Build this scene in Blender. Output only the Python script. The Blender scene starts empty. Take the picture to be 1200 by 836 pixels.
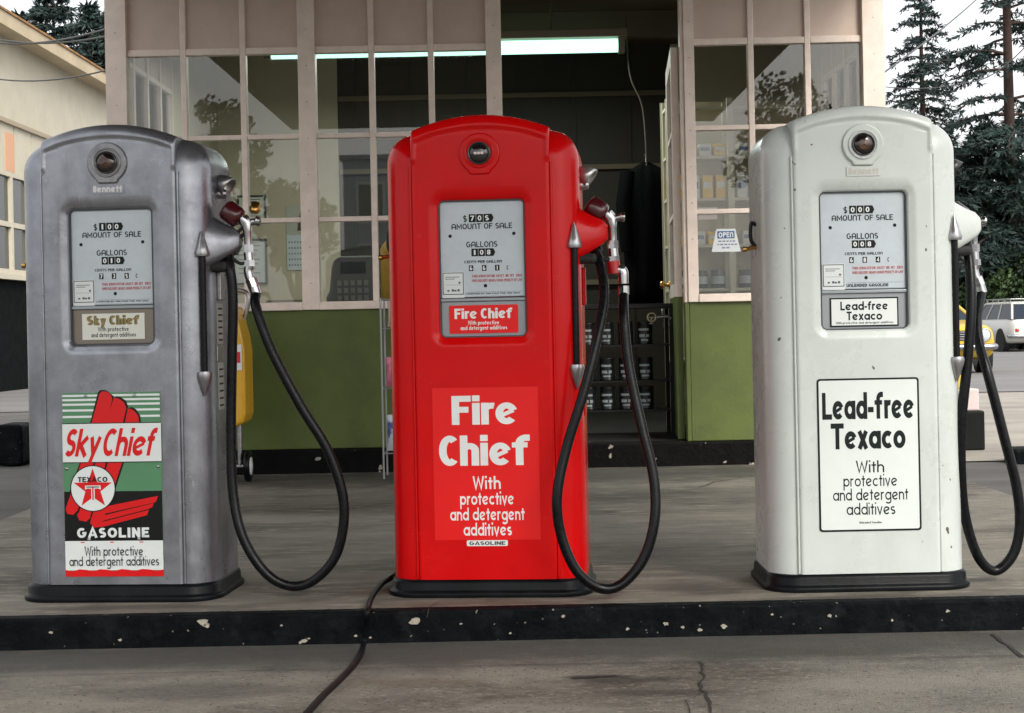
import bpy, math, random
from mathutils import Vector, Matrix
SC = bpy.context.scene
COL = SC.collection
PI = math.pi
rad = math.radians

# ------------------------------------------------------------------ camera
F = 1800.0          # focal length in photograph pixels (1200 wide)
ROLL = 0.0205
CZ = 0.85           # eye height above the island slab (z = 0)
cd = bpy.data.cameras.new('camera'); cam = bpy.data.objects.new('camera', cd); COL.objects.link(cam)
cd.sensor_width = 36.0; cd.lens = 36.0 * F / 1200.0
cd.shift_y = -40.0 / 1200.0
cd.clip_start = 0.05; cd.clip_end = 2000
cam.matrix_world = Matrix.Translation((0, 0, CZ)) @ Matrix.Rotation(PI / 2, 4, 'X') @ Matrix.Rotation(-ROLL, 4, 'Z')
SC.camera = cam
# ------------------------------------------------------------------ world, sun, exposure
SUN_EL, SUN_AZ = rad(38), rad(152)      # azimuth measured from +Y towards +X
w = bpy.data.worlds.new('World'); SC.world = w; w.use_nodes = True
nt = w.node_tree; nt.nodes.clear()
sky = nt.nodes.new('ShaderNodeTexSky'); sky.sky_type = 'NISHITA'; sky.sun_disc = False
sky.sun_elevation = SUN_EL; sky.sun_rotation = SUN_AZ; sky.dust_density = 6.0; sky.air_density = 1.0; sky.ozone_density = 1.0
hsv = nt.nodes.new('ShaderNodeHueSaturation'); hsv.inputs['Saturation'].default_value = 0.30
bg = nt.nodes.new('ShaderNodeBackground'); bg.inputs['Strength'].default_value = 0.15
ow = nt.nodes.new('ShaderNodeOutputWorld')
ovc = nt.nodes.new('ShaderNodeMix'); ovc.data_type = 'RGBA'; ovc.inputs[0].default_value = 0.6; ovc.inputs[7].default_value = (4.2, 4.2, 4.2, 1)   # even cloud cover
nt.links.new(sky.outputs[0], hsv.inputs['Color']); nt.links.new(hsv.outputs[0], ovc.inputs[6]); nt.links.new(ovc.outputs[2], bg.inputs[0]); nt.links.new(bg.outputs[0], ow.inputs[0])
sl = bpy.data.lights.new('sun', 'SUN'); sl.energy = 1.0; sl.angle = rad(22); sl.color = (1.0, 0.93, 0.82)
so = bpy.data.objects.new('sun', sl); COL.objects.link(so)
sd = Vector((math.sin(SUN_AZ) * math.cos(SUN_EL), math.cos(SUN_AZ) * math.cos(SUN_EL), math.sin(SUN_EL)))
so.rotation_euler = (-sd).to_track_quat('-Z', 'Y').to_euler(); so.location = (4, -6, 12)
SC.view_settings.view_transform = 'Standard'; SC.view_settings.look = 'None'
SC.view_settings.gamma = 1.0; SC.view_settings.exposure = 1.14
SC.view_settings.use_curve_mapping = False
SC.render.engine = 'CYCLES'
SC.cycles.max_bounces = 8; SC.cycles.transparent_max_bounces = 16
SC.cycles.use_denoising = True
SC.cycles.sample_clamp_indirect = 6.0


def P(px, py, Y):
    """photograph pixel -> world point on the plane at distance Y"""
    dx, dy = px - 600.0, py - 378.0
    u = dx - ROLL * dy; v = -ROLL * dx - dy
    return Vector((u * Y / F, Y, CZ + v * Y / F))


# ------------------------------------------------------------------ materials
MATS = {}


def mat(name, col, rough=0.5, metal=0.0, var=0.0, vscale=6.0, vstretch=(1, 1, 1), dark=None, dscale=3.0, dlo=0.5, dhi=0.7,
        dstretch=(1, 1, 1), bump=0.0, bscale=40.0, coat=0.0, spots=None, sscale=60.0, sthr=0.72, spec=0.5, rvar=0.0,
        dark2=None, d2scale=30.0, d2lo=.6, d2hi=.7, d2stretch=(1, 1, 1)):
    if name in MATS: return MATS[name]
    m = bpy.data.materials.new(name); m.use_nodes = True; MATS[name] = m
    t = m.node_tree; n = t.nodes; L = t.links
    b = n['Principled BSDF']
    b.inputs['Roughness'].default_value = rough; b.inputs['Metallic'].default_value = metal
    b.inputs['Coat Weight'].default_value = coat; b.inputs['Coat Roughness'].default_value = 0.12
    b.inputs['Specular IOR Level'].default_value = spec
    c4 = (*col, 1)
    b.inputs['Base Color'].default_value = c4
    if not (var or dark or bump or spots or rvar or dark2): return m
    tc = n.new('ShaderNodeTexCoord')

    def noise(scale, stretch, detail=9, rgh=.68):
        mp = n.new('ShaderNodeMapping'); mp.inputs['Scale'].default_value = stretch
        L.new(tc.outputs['Object'], mp.inputs[0])
        x = n.new('ShaderNodeTexNoise'); x.inputs['Scale'].default_value = scale; x.inputs['Detail'].default_value = detail
        x.inputs['Roughness'].default_value = rgh
        L.new(mp.outputs[0], x.inputs['Vector']); return x.outputs['Fac']

    def mixc(fac, a, bb):
        x = n.new('ShaderNodeMix'); x.data_type = 'RGBA'
        for s, val in ((x.inputs[6], a), (x.inputs[7], bb)):
            if isinstance(val, tuple): s.default_value = val
            else: L.new(val, s)
        L.new(fac, x.inputs[0]); return x.outputs[2]

    def ramp(src, lo, hi):
        r = n.new('ShaderNodeMapRange'); r.inputs[1].default_value = lo; r.inputs[2].default_value = hi
        r.interpolation_type = 'SMOOTHSTEP'
        L.new(src, r.inputs[0]); return r.outputs[0]
    cur = c4
    if var:
        f = ramp(noise(vscale, vstretch), .3, .7)
        cur = mixc(f, tuple(c * (1 - var) for c in col) + (1,), tuple(min(1, c * (1 + var)) for c in col) + (1,))
    if dark:
        cur = mixc(ramp(noise(dscale, dstretch), dlo, dhi), cur, (*dark, 1))
    if dark2:
        cur = mixc(ramp(noise(d2scale, d2stretch), d2lo, d2hi), cur, (*dark2, 1))
    if spots:
        cur = mixc(ramp(noise(sscale, (1, 1, 1), 2, .4), sthr, sthr + .02), cur, (*spots, 1))
    if not isinstance(cur, tuple): L.new(cur, b.inputs['Base Color'])
    if rvar:
        r = n.new('ShaderNodeMapRange'); r.inputs[3].default_value = max(.03, rough - rvar); r.inputs[4].default_value = min(1, rough + rvar)
        L.new(ramp(noise(vscale * 1.7, vstretch), .3, .7), r.inputs[0]); L.new(r.outputs[0], b.inputs['Roughness'])
    if bump:
        bp = n.new('ShaderNodeBump'); bp.inputs['Strength'].default_value = bump; bp.inputs['Distance'].default_value = .01
        L.new(noise(bscale, (1, 1, 1), 8, .65), bp.inputs['Height']); L.new(bp.outputs[0], b.inputs['Normal'])
    return m


def emit(name, col, s):
    if name in MATS: return MATS[name]
    m = bpy.data.materials.new(name); m.use_nodes = True; MATS[name] = m
    b = m.node_tree.nodes['Principled BSDF']
    b.inputs['Base Color'].default_value = (*col, 1); b.inputs['Emission Color'].default_value = (*col, 1); b.inputs['Emission Strength'].default_value = s
    return m


def glass(name, tint=(.96, .97, .96), ior=1.58):
    if name in MATS: return MATS[name]
    m = bpy.data.materials.new(name); m.use_nodes = True; MATS[name] = m
    t = m.node_tree; n = t.nodes; n.clear()
    tr = n.new('ShaderNodeBsdfTransparent'); tr.inputs[0].default_value = (*tint, 1)
    gl = n.new('ShaderNodeBsdfGlossy'); gl.inputs['Roughness'].default_value = 0.01
    fr = n.new('ShaderNodeFresnel'); fr.inputs[0].default_value = ior
    mx = n.new('ShaderNodeMixShader'); o = n.new('ShaderNodeOutputMaterial')
    t.links.new(fr.outputs[0], mx.inputs[0]); t.links.new(tr.outputs[0], mx.inputs[1]); t.links.new(gl.outputs[0], mx.inputs[2])
    t.links.new(mx.outputs[0], o.inputs[0])
    return m


# ------------------------------------------------------------------ mesh builder
class MB:
    def __init__(s): s.v = []; s.f = []; s.m = []; s.s = []

    def add(s, vs, fs, mi=0, smooth=False):
        o = len(s.v); s.v.extend(tuple(p) for p in vs)
        for f in fs:
            s.f.append(tuple(i + o for i in f)); s.m.append(mi); s.s.append(smooth)
        return s

    def box(s, x0, x1, y0, y1, z0, z1, mi=0):
        vs = [(x, y, z) for z in (z0, z1) for y in (y0, y1) for x in (x0, x1)]
        return s.add(vs, [(0, 2, 3, 1), (4, 5, 7, 6), (0, 1, 5, 4), (2, 6, 7, 3), (0, 4, 6, 2), (1, 3, 7, 5)], mi)

    def tube(s, pts, r, n=10, mi=0, caps=True, smooth=True):
        pts = [Vector(p) for p in pts]
        rs = r if isinstance(r, (list, tuple)) else [r] * len(pts)
        up = None; vs = []; fs = []
        for i, p in enumerate(pts):
            a = pts[max(0, i - 1)]; b = pts[min(len(pts) - 1, i + 1)]
            t = (b - a).normalized() if (b - a).length > 1e-9 else Vector((0, 0, 1))
            if up is None:
                up = t.orthogonal().normalized()
            else:
                up = (up - t * up.dot(t))
                up = up.normalized() if up.length > 1e-6 else t.orthogonal().normalized()
            q = t.cross(up)
            for k in range(n):
                an = 2 * PI * k / n
                vs.append(p + (up * math.cos(an) + q * math.sin(an)) * rs[i])
        for i in range(len(pts) - 1):
            for k in range(n):
                k2 = (k + 1) % n
                fs.append((i * n + k, i * n + k2, (i + 1) * n + k2, (i + 1) * n + k))
        s.add(vs, fs, mi, smooth)
        if caps:
            s.add(vs[:n], [tuple(reversed(range(n)))], mi); s.add(vs[-n:], [tuple(range(n))], mi)
        return s

    def ring_loft(s, rings, mi=0, smooth=True, cap0=True, cap1=True, closed=True):
        n = len(rings[0]); vs = [p for r in rings for p in r]; fs = []
        for i in range(len(rings) - 1):
            for k in range(n if closed else n - 1):
                k2 = (k + 1) % n
                fs.append((i * n + k, i * n + k2, (i + 1) * n + k2, (i + 1) * n + k))
        s.add(vs, fs, mi, smooth)
        if cap0: s.add(rings[0], [tuple(reversed(range(n)))], mi)
        if cap1: s.add(rings[-1], [tuple(range(n))], mi)
        return s

    def lathe(s, origin, axis, prof, n=20, mi=0, smooth=True):
        """prof: (distance along axis, radius)"""
        a = Vector(axis).normalized(); u = a.orthogonal().normalized(); q = a.cross(u); o = Vector(origin)
        rings = [[o + a * d + (u * math.cos(2 * PI * k / n) + q * math.sin(2 * PI * k / n)) * max(r, 1e-4) for k in range(n)] for d, r in prof]
        return s.ring_loft(rings, mi, smooth)

    def prism_xz(s, poly, y0, y1, mi=0):
        """polygon in x,z (counter-clockwise seen from -y), from y0 (front) to y1 (back)"""
        n = len(poly)
        vs = [(x, y0, z) for x, z in poly] + [(x, y1, z) for x, z in poly]
        fs = [tuple(range(n)), tuple(reversed(range(n, 2 * n)))]
        for k in range(n):
            k2 = (k + 1) % n; fs.append((k, k + n, k2 + n, k2))
        return s.add(vs, fs, mi)

    def build(s, name, mats, parent=None, bevel=0.0, loc=None, seg=2, angle=40):
        me = bpy.data.meshes.new(name); me.from_pydata(s.v, [], s.f)
        if not isinstance(mats, (list, tuple)): mats = [mats]
        for m in mats: me.materials.append(m)
        if s.f:
            me.polygons.foreach_set('material_index', s.m); me.polygons.foreach_set('use_smooth', s.s)
        me.update()
        o = bpy.data.objects.new(name, me); COL.objects.link(o)
        if parent: o.parent = parent
        if loc is not None: o.location = loc
        if bevel:
            b = o.modifiers.new('bevel', 'BEVEL'); b.width = bevel; b.segments = seg; b.limit_method = 'ANGLE'; b.angle_limit = rad(angle)
            b.harden_normals = False
        return o


def tag(o, label, cat, group=None, kind=None):
    if label: o['label'] = label
    if cat: o['category'] = cat
    if group: o['group'] = group
    if kind: o['kind'] = kind
    return o


def thing(name, label, cat, loc=(0, 0, 0), rz=0.0, group=None):
    o = bpy.data.objects.new(name, None); COL.objects.link(o)
    o.empty_display_size = .1
    o.location = loc; o.rotation_euler = (0, 0, rz)
    o.matrix_world = Matrix.Translation(loc) @ Matrix.Rotation(rz, 4, 'Z')
    return tag(o, label, cat, group)


def struct(o): o['kind'] = 'structure'; return o


def spline(pts, n=8):
    pts = [Vector(p) for p in pts]; out = []
    for i in range(len(pts) - 1):
        p0 = pts[max(0, i - 1)]; p1 = pts[i]; p2 = pts[i + 1]; p3 = pts[min(len(pts) - 1, i + 2)]
        for k in range(n):
            t = k / n
            out.append(.5 * ((2 * p1) + (p2 - p0) * t + (2 * p0 - 5 * p1 + 4 * p2 - p3) * t * t + (3 * p1 - p0 - 3 * p2 + p3) * t ** 3))
    out.append(pts[-1]); return out


def rrect(x0, x1, z0, z1, r, n=5):
    out = []
    for cx, cz, a0 in ((x1 - r, z0 + r, -90), (x1 - r, z1 - r, 0), (x0 + r, z1 - r, 90), (x0 + r, z0 + r, 180)):
        for k in range(n + 1):
            a = rad(a0 + 90 * k / n); out.append((cx + r * math.cos(a), cz + r * math.sin(a)))
    return out


def disc(cx, cz, r, n=28, rz=None):
    rz = rz or r
    return [(cx + r * math.cos(2 * PI * k / n), cz + rz * math.sin(2 * PI * k / n)) for k in range(n)]


def sstep(a, b, x):
    t = min(1, max(0, (x - a) / (b - a)))
    return t * t * (3 - 2 * t)


# ------------------------------------------------------------------ stroke lettering (geometric sans drawn here)
def arc(cx, cy, rx, ry, a0, a1, n=14):
    return [(cx + rx * math.cos(rad(a0 + (a1 - a0) * k / n)), cy + ry * math.sin(rad(a0 + (a1 - a0) * k / n))) for k in range(n + 1)]


def glyph(ch, w, xh, cond=1.0):
    """returns advance width and strokes; cap height 1"""
    h = w / 2; W = (xh * .88 + w * .72) * cond; rx = W / 2 - h; ry = xh / 2 - h; cx = W / 2; cy = xh / 2
    rx = max(rx, .06)
    o = arc(cx, cy, rx, ry, 0, 360, 24)
    nar = W * .86
    cw = (.66 + w * .6) * cond; crx = cw / 2 - h; cry = .5 - h
    if ch == ' ': return .30, []
    if ch == 'o': return W, [o]
    if ch == 'a': return W, [o, [(W - h, 0), (W - h, xh)]]
    if ch == 'd': return W, [o, [(W - h, 0), (W - h, 1)]]
    if ch == 'b': return W, [o, [(h, 0), (h, 1)]]
    if ch == 'p': return W, [o, [(h, -.32), (h, xh)]]
    if ch == 'g': return W, [o, [(W - h, xh), (W - h, -.1)] + arc(cx, -.1, rx, .22 - h, 0, -150, 10)]
    if ch == 'c': return W * .9, [arc(cx, cy, rx, ry, 48, 312, 20)]
    if ch == 'e': return W, [arc(cx, cy, rx, ry, 22, 318, 22), ('w', 1 if w < .15 else .62, [(cx + rx * math.cos(rad(200)), cy + ry * math.sin(rad(200))), (cx + rx * math.cos(rad(22)), cy + ry * math.sin(rad(22)))])]
    if ch in ('h', 'n'):
        r2 = (nar - w) / 2
        return nar, [[(h, 0), (h, 1 if ch == 'h' else xh)], [(h, xh * .45)] + arc(nar / 2, xh - h - r2 * .95, r2, r2 * .95, 180, 0, 10) + [(nar - h, 0)]]
    if ch == 'r': return nar * .68, [[(h, 0), (h, xh)], [(h, xh * .45)] + arc(h + nar * .36, xh - h - nar * .3, nar * .36, nar * .3, 180, 70, 8)]
    if ch == 'i': return w, [[(h, 0), (h, xh)], [(h, max(xh + .055, 1 - w * .95)), (h, 1.01)]]
    if ch == 'l': return w, [[(h, 0), (h, 1)]]
    if ch == 't': return w * 1.0 + .26, [[(h + .13, 0), (h + .13, .9)], [(0, xh - h), (w + .26, xh - h)]]
    if ch == 'f':
        q = max(.16, h + .07); hb = min(h, .085)
        return w + .08 + q * 1.15, [[(h + .08, 0), (h + .08, 1 - h - q)] + arc(h + .08 + q, 1 - h - q, q, q, 180, 90, 8) + [(h + .1 + q * 1.5, 1 - h)], ('w', hb / h, [(-.02, xh - hb), (w + .06 + q * .8, xh - hb)])]
    if ch == 'k': return nar, [[(h, 0), (h, 1)], [(h, xh * .42), (nar - h, xh)], [(h + (nar - w) * .3, xh * .55), (nar - h * .6, 0)]]
    if ch == 's':
        q = (xh - w) / 4
        ww = W * .7; r1 = ww / 2 - h
        return ww, [arc(ww / 2, xh - h - q, r1, q, 40, 270, 12) + arc(ww / 2, h + q, r1, q, 90, -140, 12)]
    if ch == 'v': return nar, [[(h * .9, xh), (nar / 2, h * .5), (nar - h * .9, xh)]]
    if ch == 'y': return nar, [[(h * .9, xh), (nar / 2 + .01, h * .4)], [(nar - h * .9, xh), (nar * .28, -.32)]]
    if ch == 'x': return nar, [[(h * .9, xh), (nar - h * .9, 0)], [(nar - h * .9, xh), (h * .9, 0)]]
    if ch == '-': return .26 + h, [[(0, xh * .5), (.22 + h, xh * .5)]]
    # capitals
    if ch == 'O' or ch == '0':
        k = 1 if ch == 'O' else .8
        return cw * k, [arc(cw * k / 2, .5, cw * k / 2 - h, cry, 0, 360, 24)]
    if ch == 'pointed': return cw, [[(h * .8, 0), (cw / 2, 1 - h * .4), (cw - h * .8, 0)], ('w', .8, [(cw * .24, .28), (cw * .76, .28)])]
    if ch == 'diagonal': return .7, [[(h, 0), (h, 1)], [(h, 1 - h * .6), (.7 - h, h * .6)], [(.7 - h, 0), (.7 - h, 1)]]
    if ch == 'C': return cw * .92, [arc(cw / 2, .5, crx, cry, 50, 310, 22)]
    if ch == 'G': return cw, [arc(cw / 2, .5, crx, cry, 50, 350, 22) + [(cw - h, .48), (cw * .55, .48)]]
    if ch == 'A': return cw, [[(h, 0), (h, .62)] + arc(cw / 2, .62, crx, .38 - h, 180, 0, 12) + [(cw - h, 0)], [(h, .4), (cw - h, .4)]]
    if ch == 'a2': return cw, []
    if ch == 'D': return cw * .9, [[(h, h), (h, 1 - h)] + arc(h + .1, .5, cw * .9 - w - .1, .5 - h, 90, -90, 14) + [(h, h)], [(h, 0), (h, 1)]]
    if ch in ('E', 'F', 'L'):
        ww = (.44 + w * .75) * (.5 + .5 * cond)
        st = [[(h, 0), (h, 1)]]
        if ch in 'EF': st += [[(h, 1 - h), (ww, 1 - h)], [(h, .52), (ww * .88, .52)]]
        if ch in 'EL': st += [[(h, h), (ww, h)]]
        return ww, st
    if ch == 'I' or ch == '1': return w, [[(h, 0), (h, 1)]]
    if ch == 'H': return .66, [[(h, 0), (h, 1)], [(.66 - h, 0), (.66 - h, 1)], [(h, .5), (.66 - h, .5)]]
    if ch == 'M': return .86, [[(h, 0), (h, 1 - h), (.43, .3), (.86 - h, 1 - h), (.86 - h, 0)]]
    if ch == 'N': return .7, [[(h, 0), (h, .66)] + arc(.35, .66, .35 - h, .34 - h, 180, 0, 12) + [(.7 - h, 0)]]
    if ch == 'P': return .62, [[(h, 0), (h, 1)], [(h, 1 - h)] + arc(.36, .72, .26 - h, .28 - h, 90, -90, 10) + [(h, .44 + h)]]
    if ch == 'R': return .66, [[(h, 0), (h, 1)], [(h, 1 - h)] + arc(.36, .72, .28 - h, .28 - h, 90, -90, 10) + [(h, .44 + h)], [(.3, .48), (.66 - h, 0)]]
    if ch == 'B' or ch == '8':
        return .62, [arc(.31, .75 - h / 2, .25 - h / 2, .25 - h / 2, 0, 360, 18), arc(.31, .27, .31 - h, .27 - h, 0, 360, 18)]
    if ch == 'S' or ch == '5' or ch == '$':
        q = (1 - w) / 4; ww = .6; r1 = ww / 2 - h
        st = [arc(ww / 2, 1 - h - q, r1, q, 35, 270, 14) + arc(ww / 2, h + q, r1, q, 90, -145, 14)]
        if ch == '$': st.append([(ww / 2, -.1), (ww / 2, 1.1)])
        return ww, st
    if ch == 'T': return .66, [[(.33, 0), (.33, 1)], [(0, 1 - h), (.66, 1 - h)]]
    if ch == 'U': return .7, [[(h, 1)] + arc(.35, .35, .35 - h, .35 - h, 180, 360, 12) + [(.7 - h, 1)]]
    if ch == 'V': return .7, [[(h, 1), (.35, h), (.7 - h, 1)]]
    if ch == 'W': return 1.0, [[(h * .8, 1), (.27, h * .6), (.5, .86), (.73, h * .6), (1 - h * .8, 1)]]
    if ch == 'X': return .7, [[(h, 1), (.7 - h, 0)], [(.7 - h, 1), (h, 0)]]
    if ch == 'Y': return .7, [[(h, 1), (.35, .45), (.7 - h, 1)], [(.35, .5), (.35, 0)]]
    if ch == 'K': return .7, [[(h, 0), (h, 1)], [(h, .42), (.66, 1)], [(.25, .56), (.68, 0)]]
    if ch == '7': return .6, [[(0, 1 - h), (.6 - h, 1 - h), (.2, 0)]]
    if ch == '3': return .6, [arc(.28, .74, .3 - h, .26 - h / 2, 130, -80, 12), arc(.28, .27, .32 - h, .27 - h, 80, -130, 12)]
    if ch == '4': return .62, [[(.44, 0), (.44, 1), (h, .32), (.62, .32)]]
    if ch == '6': return .62, [arc(.31, .3, .31 - h, .3 - h, 0, 360, 18), [(h, .34)] + arc(.38, .55, .38 - h, .45 - h, 180, 80, 8)]
    if ch == '2': return .6, [arc(.3, .72, .3 - h, .28 - h, 150, -30, 10) + [(h, h), (.6, h)]]
    return .3, []


TXT = [0]


def text(mb, string, cx, zbase, cap, y, width=None, w=.1, xh=.66, track=.09, shear=0.0, mi=0, align='c', space=.3, cond=1.0, plain=False):
    """lettering in the x-z plane facing -y, centred on cx, baseline zbase, cap height cap; fitted to width"""
    x = 0; items = []
    for ch in string:
        if plain and ch == 'A': ch = 'pointed'
        if plain and ch == 'N': ch = 'diagonal'
        a, st = glyph(ch, w, xh, cond)
        if ch == ' ': a = space
        items.append((x, st)); x += a + track
    total = x - track
    sx = cap if width is None else width / total
    x0 = cx - total * sx / 2 if align == 'c' else cx
    k = 0
    for gx, st in items:
        for j, line in enumerate(st):
            fac = 1.0
            if line[0] == 'w': fac, line = line[1], line[2]
            pts = [((gx + px) * 1.0, pz) for px, pz in line]
            strip(mb, pts, w / 2 * fac, lambda p: (x0 + p[0] * sx + shear * p[1] * cap, y - (j % 3) * 0.00012, zbase + p[1] * cap), mi)
    return total * sx


def strip(mb, pts, hw, fn, mi):
    n = len(pts); Lf = []; Rt = []
    closed = n > 3 and abs(pts[0][0] - pts[-1][0]) < 1e-6 and abs(pts[0][1] - pts[-1][1]) < 1e-6
    for i in range(n):
        if closed:
            a = pts[(i - 1) % (n - 1)] if i > 0 else pts[n - 2]; b = pts[i + 1] if i < n - 1 else pts[1]
        else:
            a = pts[max(0, i - 1)]; b = pts[min(n - 1, i + 1)]
        c = pts[i]
        d1 = Vector((c[0] - a[0], c[1] - a[1])); d2 = Vector((b[0] - c[0], b[1] - c[1]))
        if d1.length < 1e-9: d1 = d2
        if d2.length < 1e-9: d2 = d1
        d1.normalize(); d2.normalize()
        t = d1 + d2
        if t.length < 1e-4: t = d1.copy()
        t.normalize(); nn = Vector((-t.y, t.x))
        m = 1 / max(.45, nn.dot(Vector((-d1.y, d1.x))))
        Lf.append((c[0] + nn.x * hw * m, c[1] + nn.y * hw * m)); Rt.append((c[0] - nn.x * hw * m, c[1] - nn.y * hw * m))
    vs = [fn(p) for p in Lf] + [fn(p) for p in Rt]
    mb.add(vs, [(i + n, i + 1 + n, i + 1, i) for i in range(n - 1)], mi)


def noise1(seed):
    r = random.Random(seed); return lambda: r.random()


ORD = ['leftmost', 'second', 'third', 'fourth', 'fifth', 'sixth', 'seventh', 'eighth']

# ------------------------------------------------------------------ shared materials
chrome = mat('chrome', (.46, .46, .47), .2, 1.0, rvar=.08, vscale=30)
dullmetal = mat('dull_metal', (.34, .34, .35), .34, .9, var=.25, vscale=25)
rubber = mat('black_rubber', (.004, .0045, .0055), .3, spec=.2, var=.3, vscale=30, rvar=.1)
blackpaint = mat('black_paint', (.006, .007, .008), .35, spec=.3, var=.4, vscale=12, bump=.15, bscale=60)
brass = mat('brass', (.55, .32, .09), .3, 1.0)
ink = mat('dark_ink', (.005, .010, .011), .5, spec=.2)
white_ink = mat('white_enamel', (.72, .74, .73), .3, var=.05)
red_ink = mat('red_enamel', (.60, .012, .014), .3, var=.06)
maroon = mat('maroon_cap', (.06, .004, .008), .25, coat=.4)
glass_m = glass('window_glass')
dialglass_grey = mat('dial_plate_paint', (.46, .52, .56), .32, var=.05, vscale=14, coat=.25)

# ------------------------------------------------------------------ GROUND
YB = 8.91      # front of the office
YK = 4.55      # kerb face
ZD = -0.09     # driveway level


def gz(Y): return ZD - 0.0062 * max(0.0, Y - 11.0)


asph = mat('asphalt', (.085, .083, .08), .9, var=.3, vscale=1.2, vstretch=(.35, 1.6, 1), bump=.6, bscale=90, dark=(.04, .04, .04), dscale=.5, dlo=.52, dhi=.72,
           dark2=(.16, .155, .145), d2scale=140, d2lo=.58, d2hi=.66)
g = MB()
ys = [-60, -20, 0, 11, 30, 60, 120, 300, 900]
for i in range(len(ys) - 1):
    a, b = ys[i], ys[i + 1]
    za, zb_ = gz(min(a, 60)) - .008, gz(min(b, 60)) - .008
    g.add([(-600, a, za), (600, a, za), (600, b, zb_), (-600, b, zb_)], [(0, 1, 2, 3)])
struct(g.build('ground', asph))
conc = mat('drive_concrete', (.182, .170, .142), .78, var=.25, vscale=3.5, vstretch=(.7, 1.3, 1), dark=(.07, .06, .044), dscale=1.5, dlo=.47, dhi=.66, dstretch=(.6, 1.3, 1),
           bump=.9, bscale=150, dark2=(.27, .25, .21), d2scale=70, d2lo=.5, d2hi=.7, d2stretch=(.7, 1.3, 1), rvar=.1, spots=(.05, .045, .04), sscale=90, sthr=.665)
crackm = mat('crack_dirt', (.018, .016, .014), .9)
oilm = mat('oil_stain', (.055, .045, .03), .5, var=.3)
def add_stains_shade(m, stains):
    """worn-in stains and painted shade of a fixed shape: (x, y, rx, ry, colour, strength) in the surface's own coordinates"""
    t = m.node_tree; n = t.nodes; Lk = t.links; b = n['Principled BSDF']
    cur = b.inputs['Base Color'].links[0].from_socket
    tc = n.new('ShaderNodeTexCoord')
    nz = n.new('ShaderNodeTexNoise'); nz.inputs['Scale'].default_value = 5; nz.inputs['Detail'].default_value = 8; nz.inputs['Roughness'].default_value = .7
    Lk.new(tc.outputs['Object'], nz.inputs['Vector'])
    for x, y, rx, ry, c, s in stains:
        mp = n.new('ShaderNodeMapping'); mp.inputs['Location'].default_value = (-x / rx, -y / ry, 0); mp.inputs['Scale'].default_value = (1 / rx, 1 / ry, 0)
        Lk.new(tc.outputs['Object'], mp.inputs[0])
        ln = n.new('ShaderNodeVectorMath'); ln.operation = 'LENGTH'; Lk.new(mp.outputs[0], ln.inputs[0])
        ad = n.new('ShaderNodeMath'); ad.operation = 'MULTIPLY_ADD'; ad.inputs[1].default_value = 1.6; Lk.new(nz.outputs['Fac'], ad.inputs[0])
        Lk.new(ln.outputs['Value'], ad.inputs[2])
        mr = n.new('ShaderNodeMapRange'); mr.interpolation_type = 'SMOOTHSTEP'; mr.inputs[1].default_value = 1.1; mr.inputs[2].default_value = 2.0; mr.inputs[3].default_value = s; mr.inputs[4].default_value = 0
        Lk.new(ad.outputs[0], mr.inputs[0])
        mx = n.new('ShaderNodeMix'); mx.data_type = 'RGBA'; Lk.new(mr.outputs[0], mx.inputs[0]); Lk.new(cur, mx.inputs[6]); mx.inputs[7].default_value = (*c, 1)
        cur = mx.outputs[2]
    Lk.new(cur, b.inputs['Base Color'])


def gxy(px, py, z):
    v = -ROLL * (px - 600) - (py - 378); q = P(px, py, (z - CZ) * F / v); return q.x, q.y


g = MB()
ZT = ZD - .002
OIL_SHADE, RUST, GRIME_SHADE = (.022, .018, .012), (.09, .05, .022), (.05, .047, .038)  # colours shared by real stains and by shade painted on the slab
add_stains_shade(conc, [(*gxy(735, 797, ZT), .24, .05, OIL_SHADE, .75), (*gxy(775, 812, ZT), .20, .05, OIL_SHADE, .6), (*gxy(700, 793, ZT), .12, .025, OIL_SHADE, .9),
                  (-.2, YK - .12, 4.2, .30, (.05, .05, .046), .85), (*gxy(950, 765, ZT), .5, .07, GRIME_SHADE, .7), (*gxy(480, 800, ZT), .22, .06, RUST, .35), (*gxy(250, 810, ZT), .4, .1, GRIME_SHADE, .5),
                  (*gxy(1040, 800, ZT), .3, .08, (.27, .25, .22), .5), (*gxy(120, 790, ZT), .35, .06, (.26, .24, .2), .4)])
g.add([(-9, -14, ZT), (9, -14, ZT), (9, YK + .02, ZT), (-9, YK + .02, ZT)], [(0, 1, 2, 3)])


def ground_line(mb, pxs, z, wd, jit, seed, mi):
    """thin crack through photograph points lying on the ground"""
    r = random.Random(seed); pts = []
    for px, py in pxs:
        dx, dy = px - 600, py - 378
        v = -ROLL * dx - dy; Y = (z - CZ) * F / v
        p = P(px, py, Y); pts.append((p.x, p.y))
    out = []
    for a, b in zip(pts[:-1], pts[1:]):
        n = max(2, int(math.hypot(b[0] - a[0], b[1] - a[1]) / .03))
        for k in range(n):
            t = k / n; out.append((a[0] + (b[0] - a[0]) * t + r.uniform(-jit, jit), a[1] + (b[1] - a[1]) * t + r.uniform(-jit, jit)))
    out.append(pts[-1])
    n = len(out); vs = []
    for i, c in enumerate(out):
        a = out[max(0, i - 1)]; b = out[min(n - 1, i + 1)]
        d = Vector((b[0] - a[0], b[1] - a[1])); d = d.normalized() if d.length > 0 else Vector((1, 0))
        ww = wd * r.uniform(.5, 1.3)
        vs += [(c[0] - d.y * ww, c[1] + d.x * ww, z + .003), (c[0] + d.y * ww, c[1] - d.x * ww, z + .003)]
    mb.add(vs, [(2 * i, 2 * i + 1, 2 * i + 3, 2 * i + 2) for i in range(n - 1)], mi)


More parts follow.
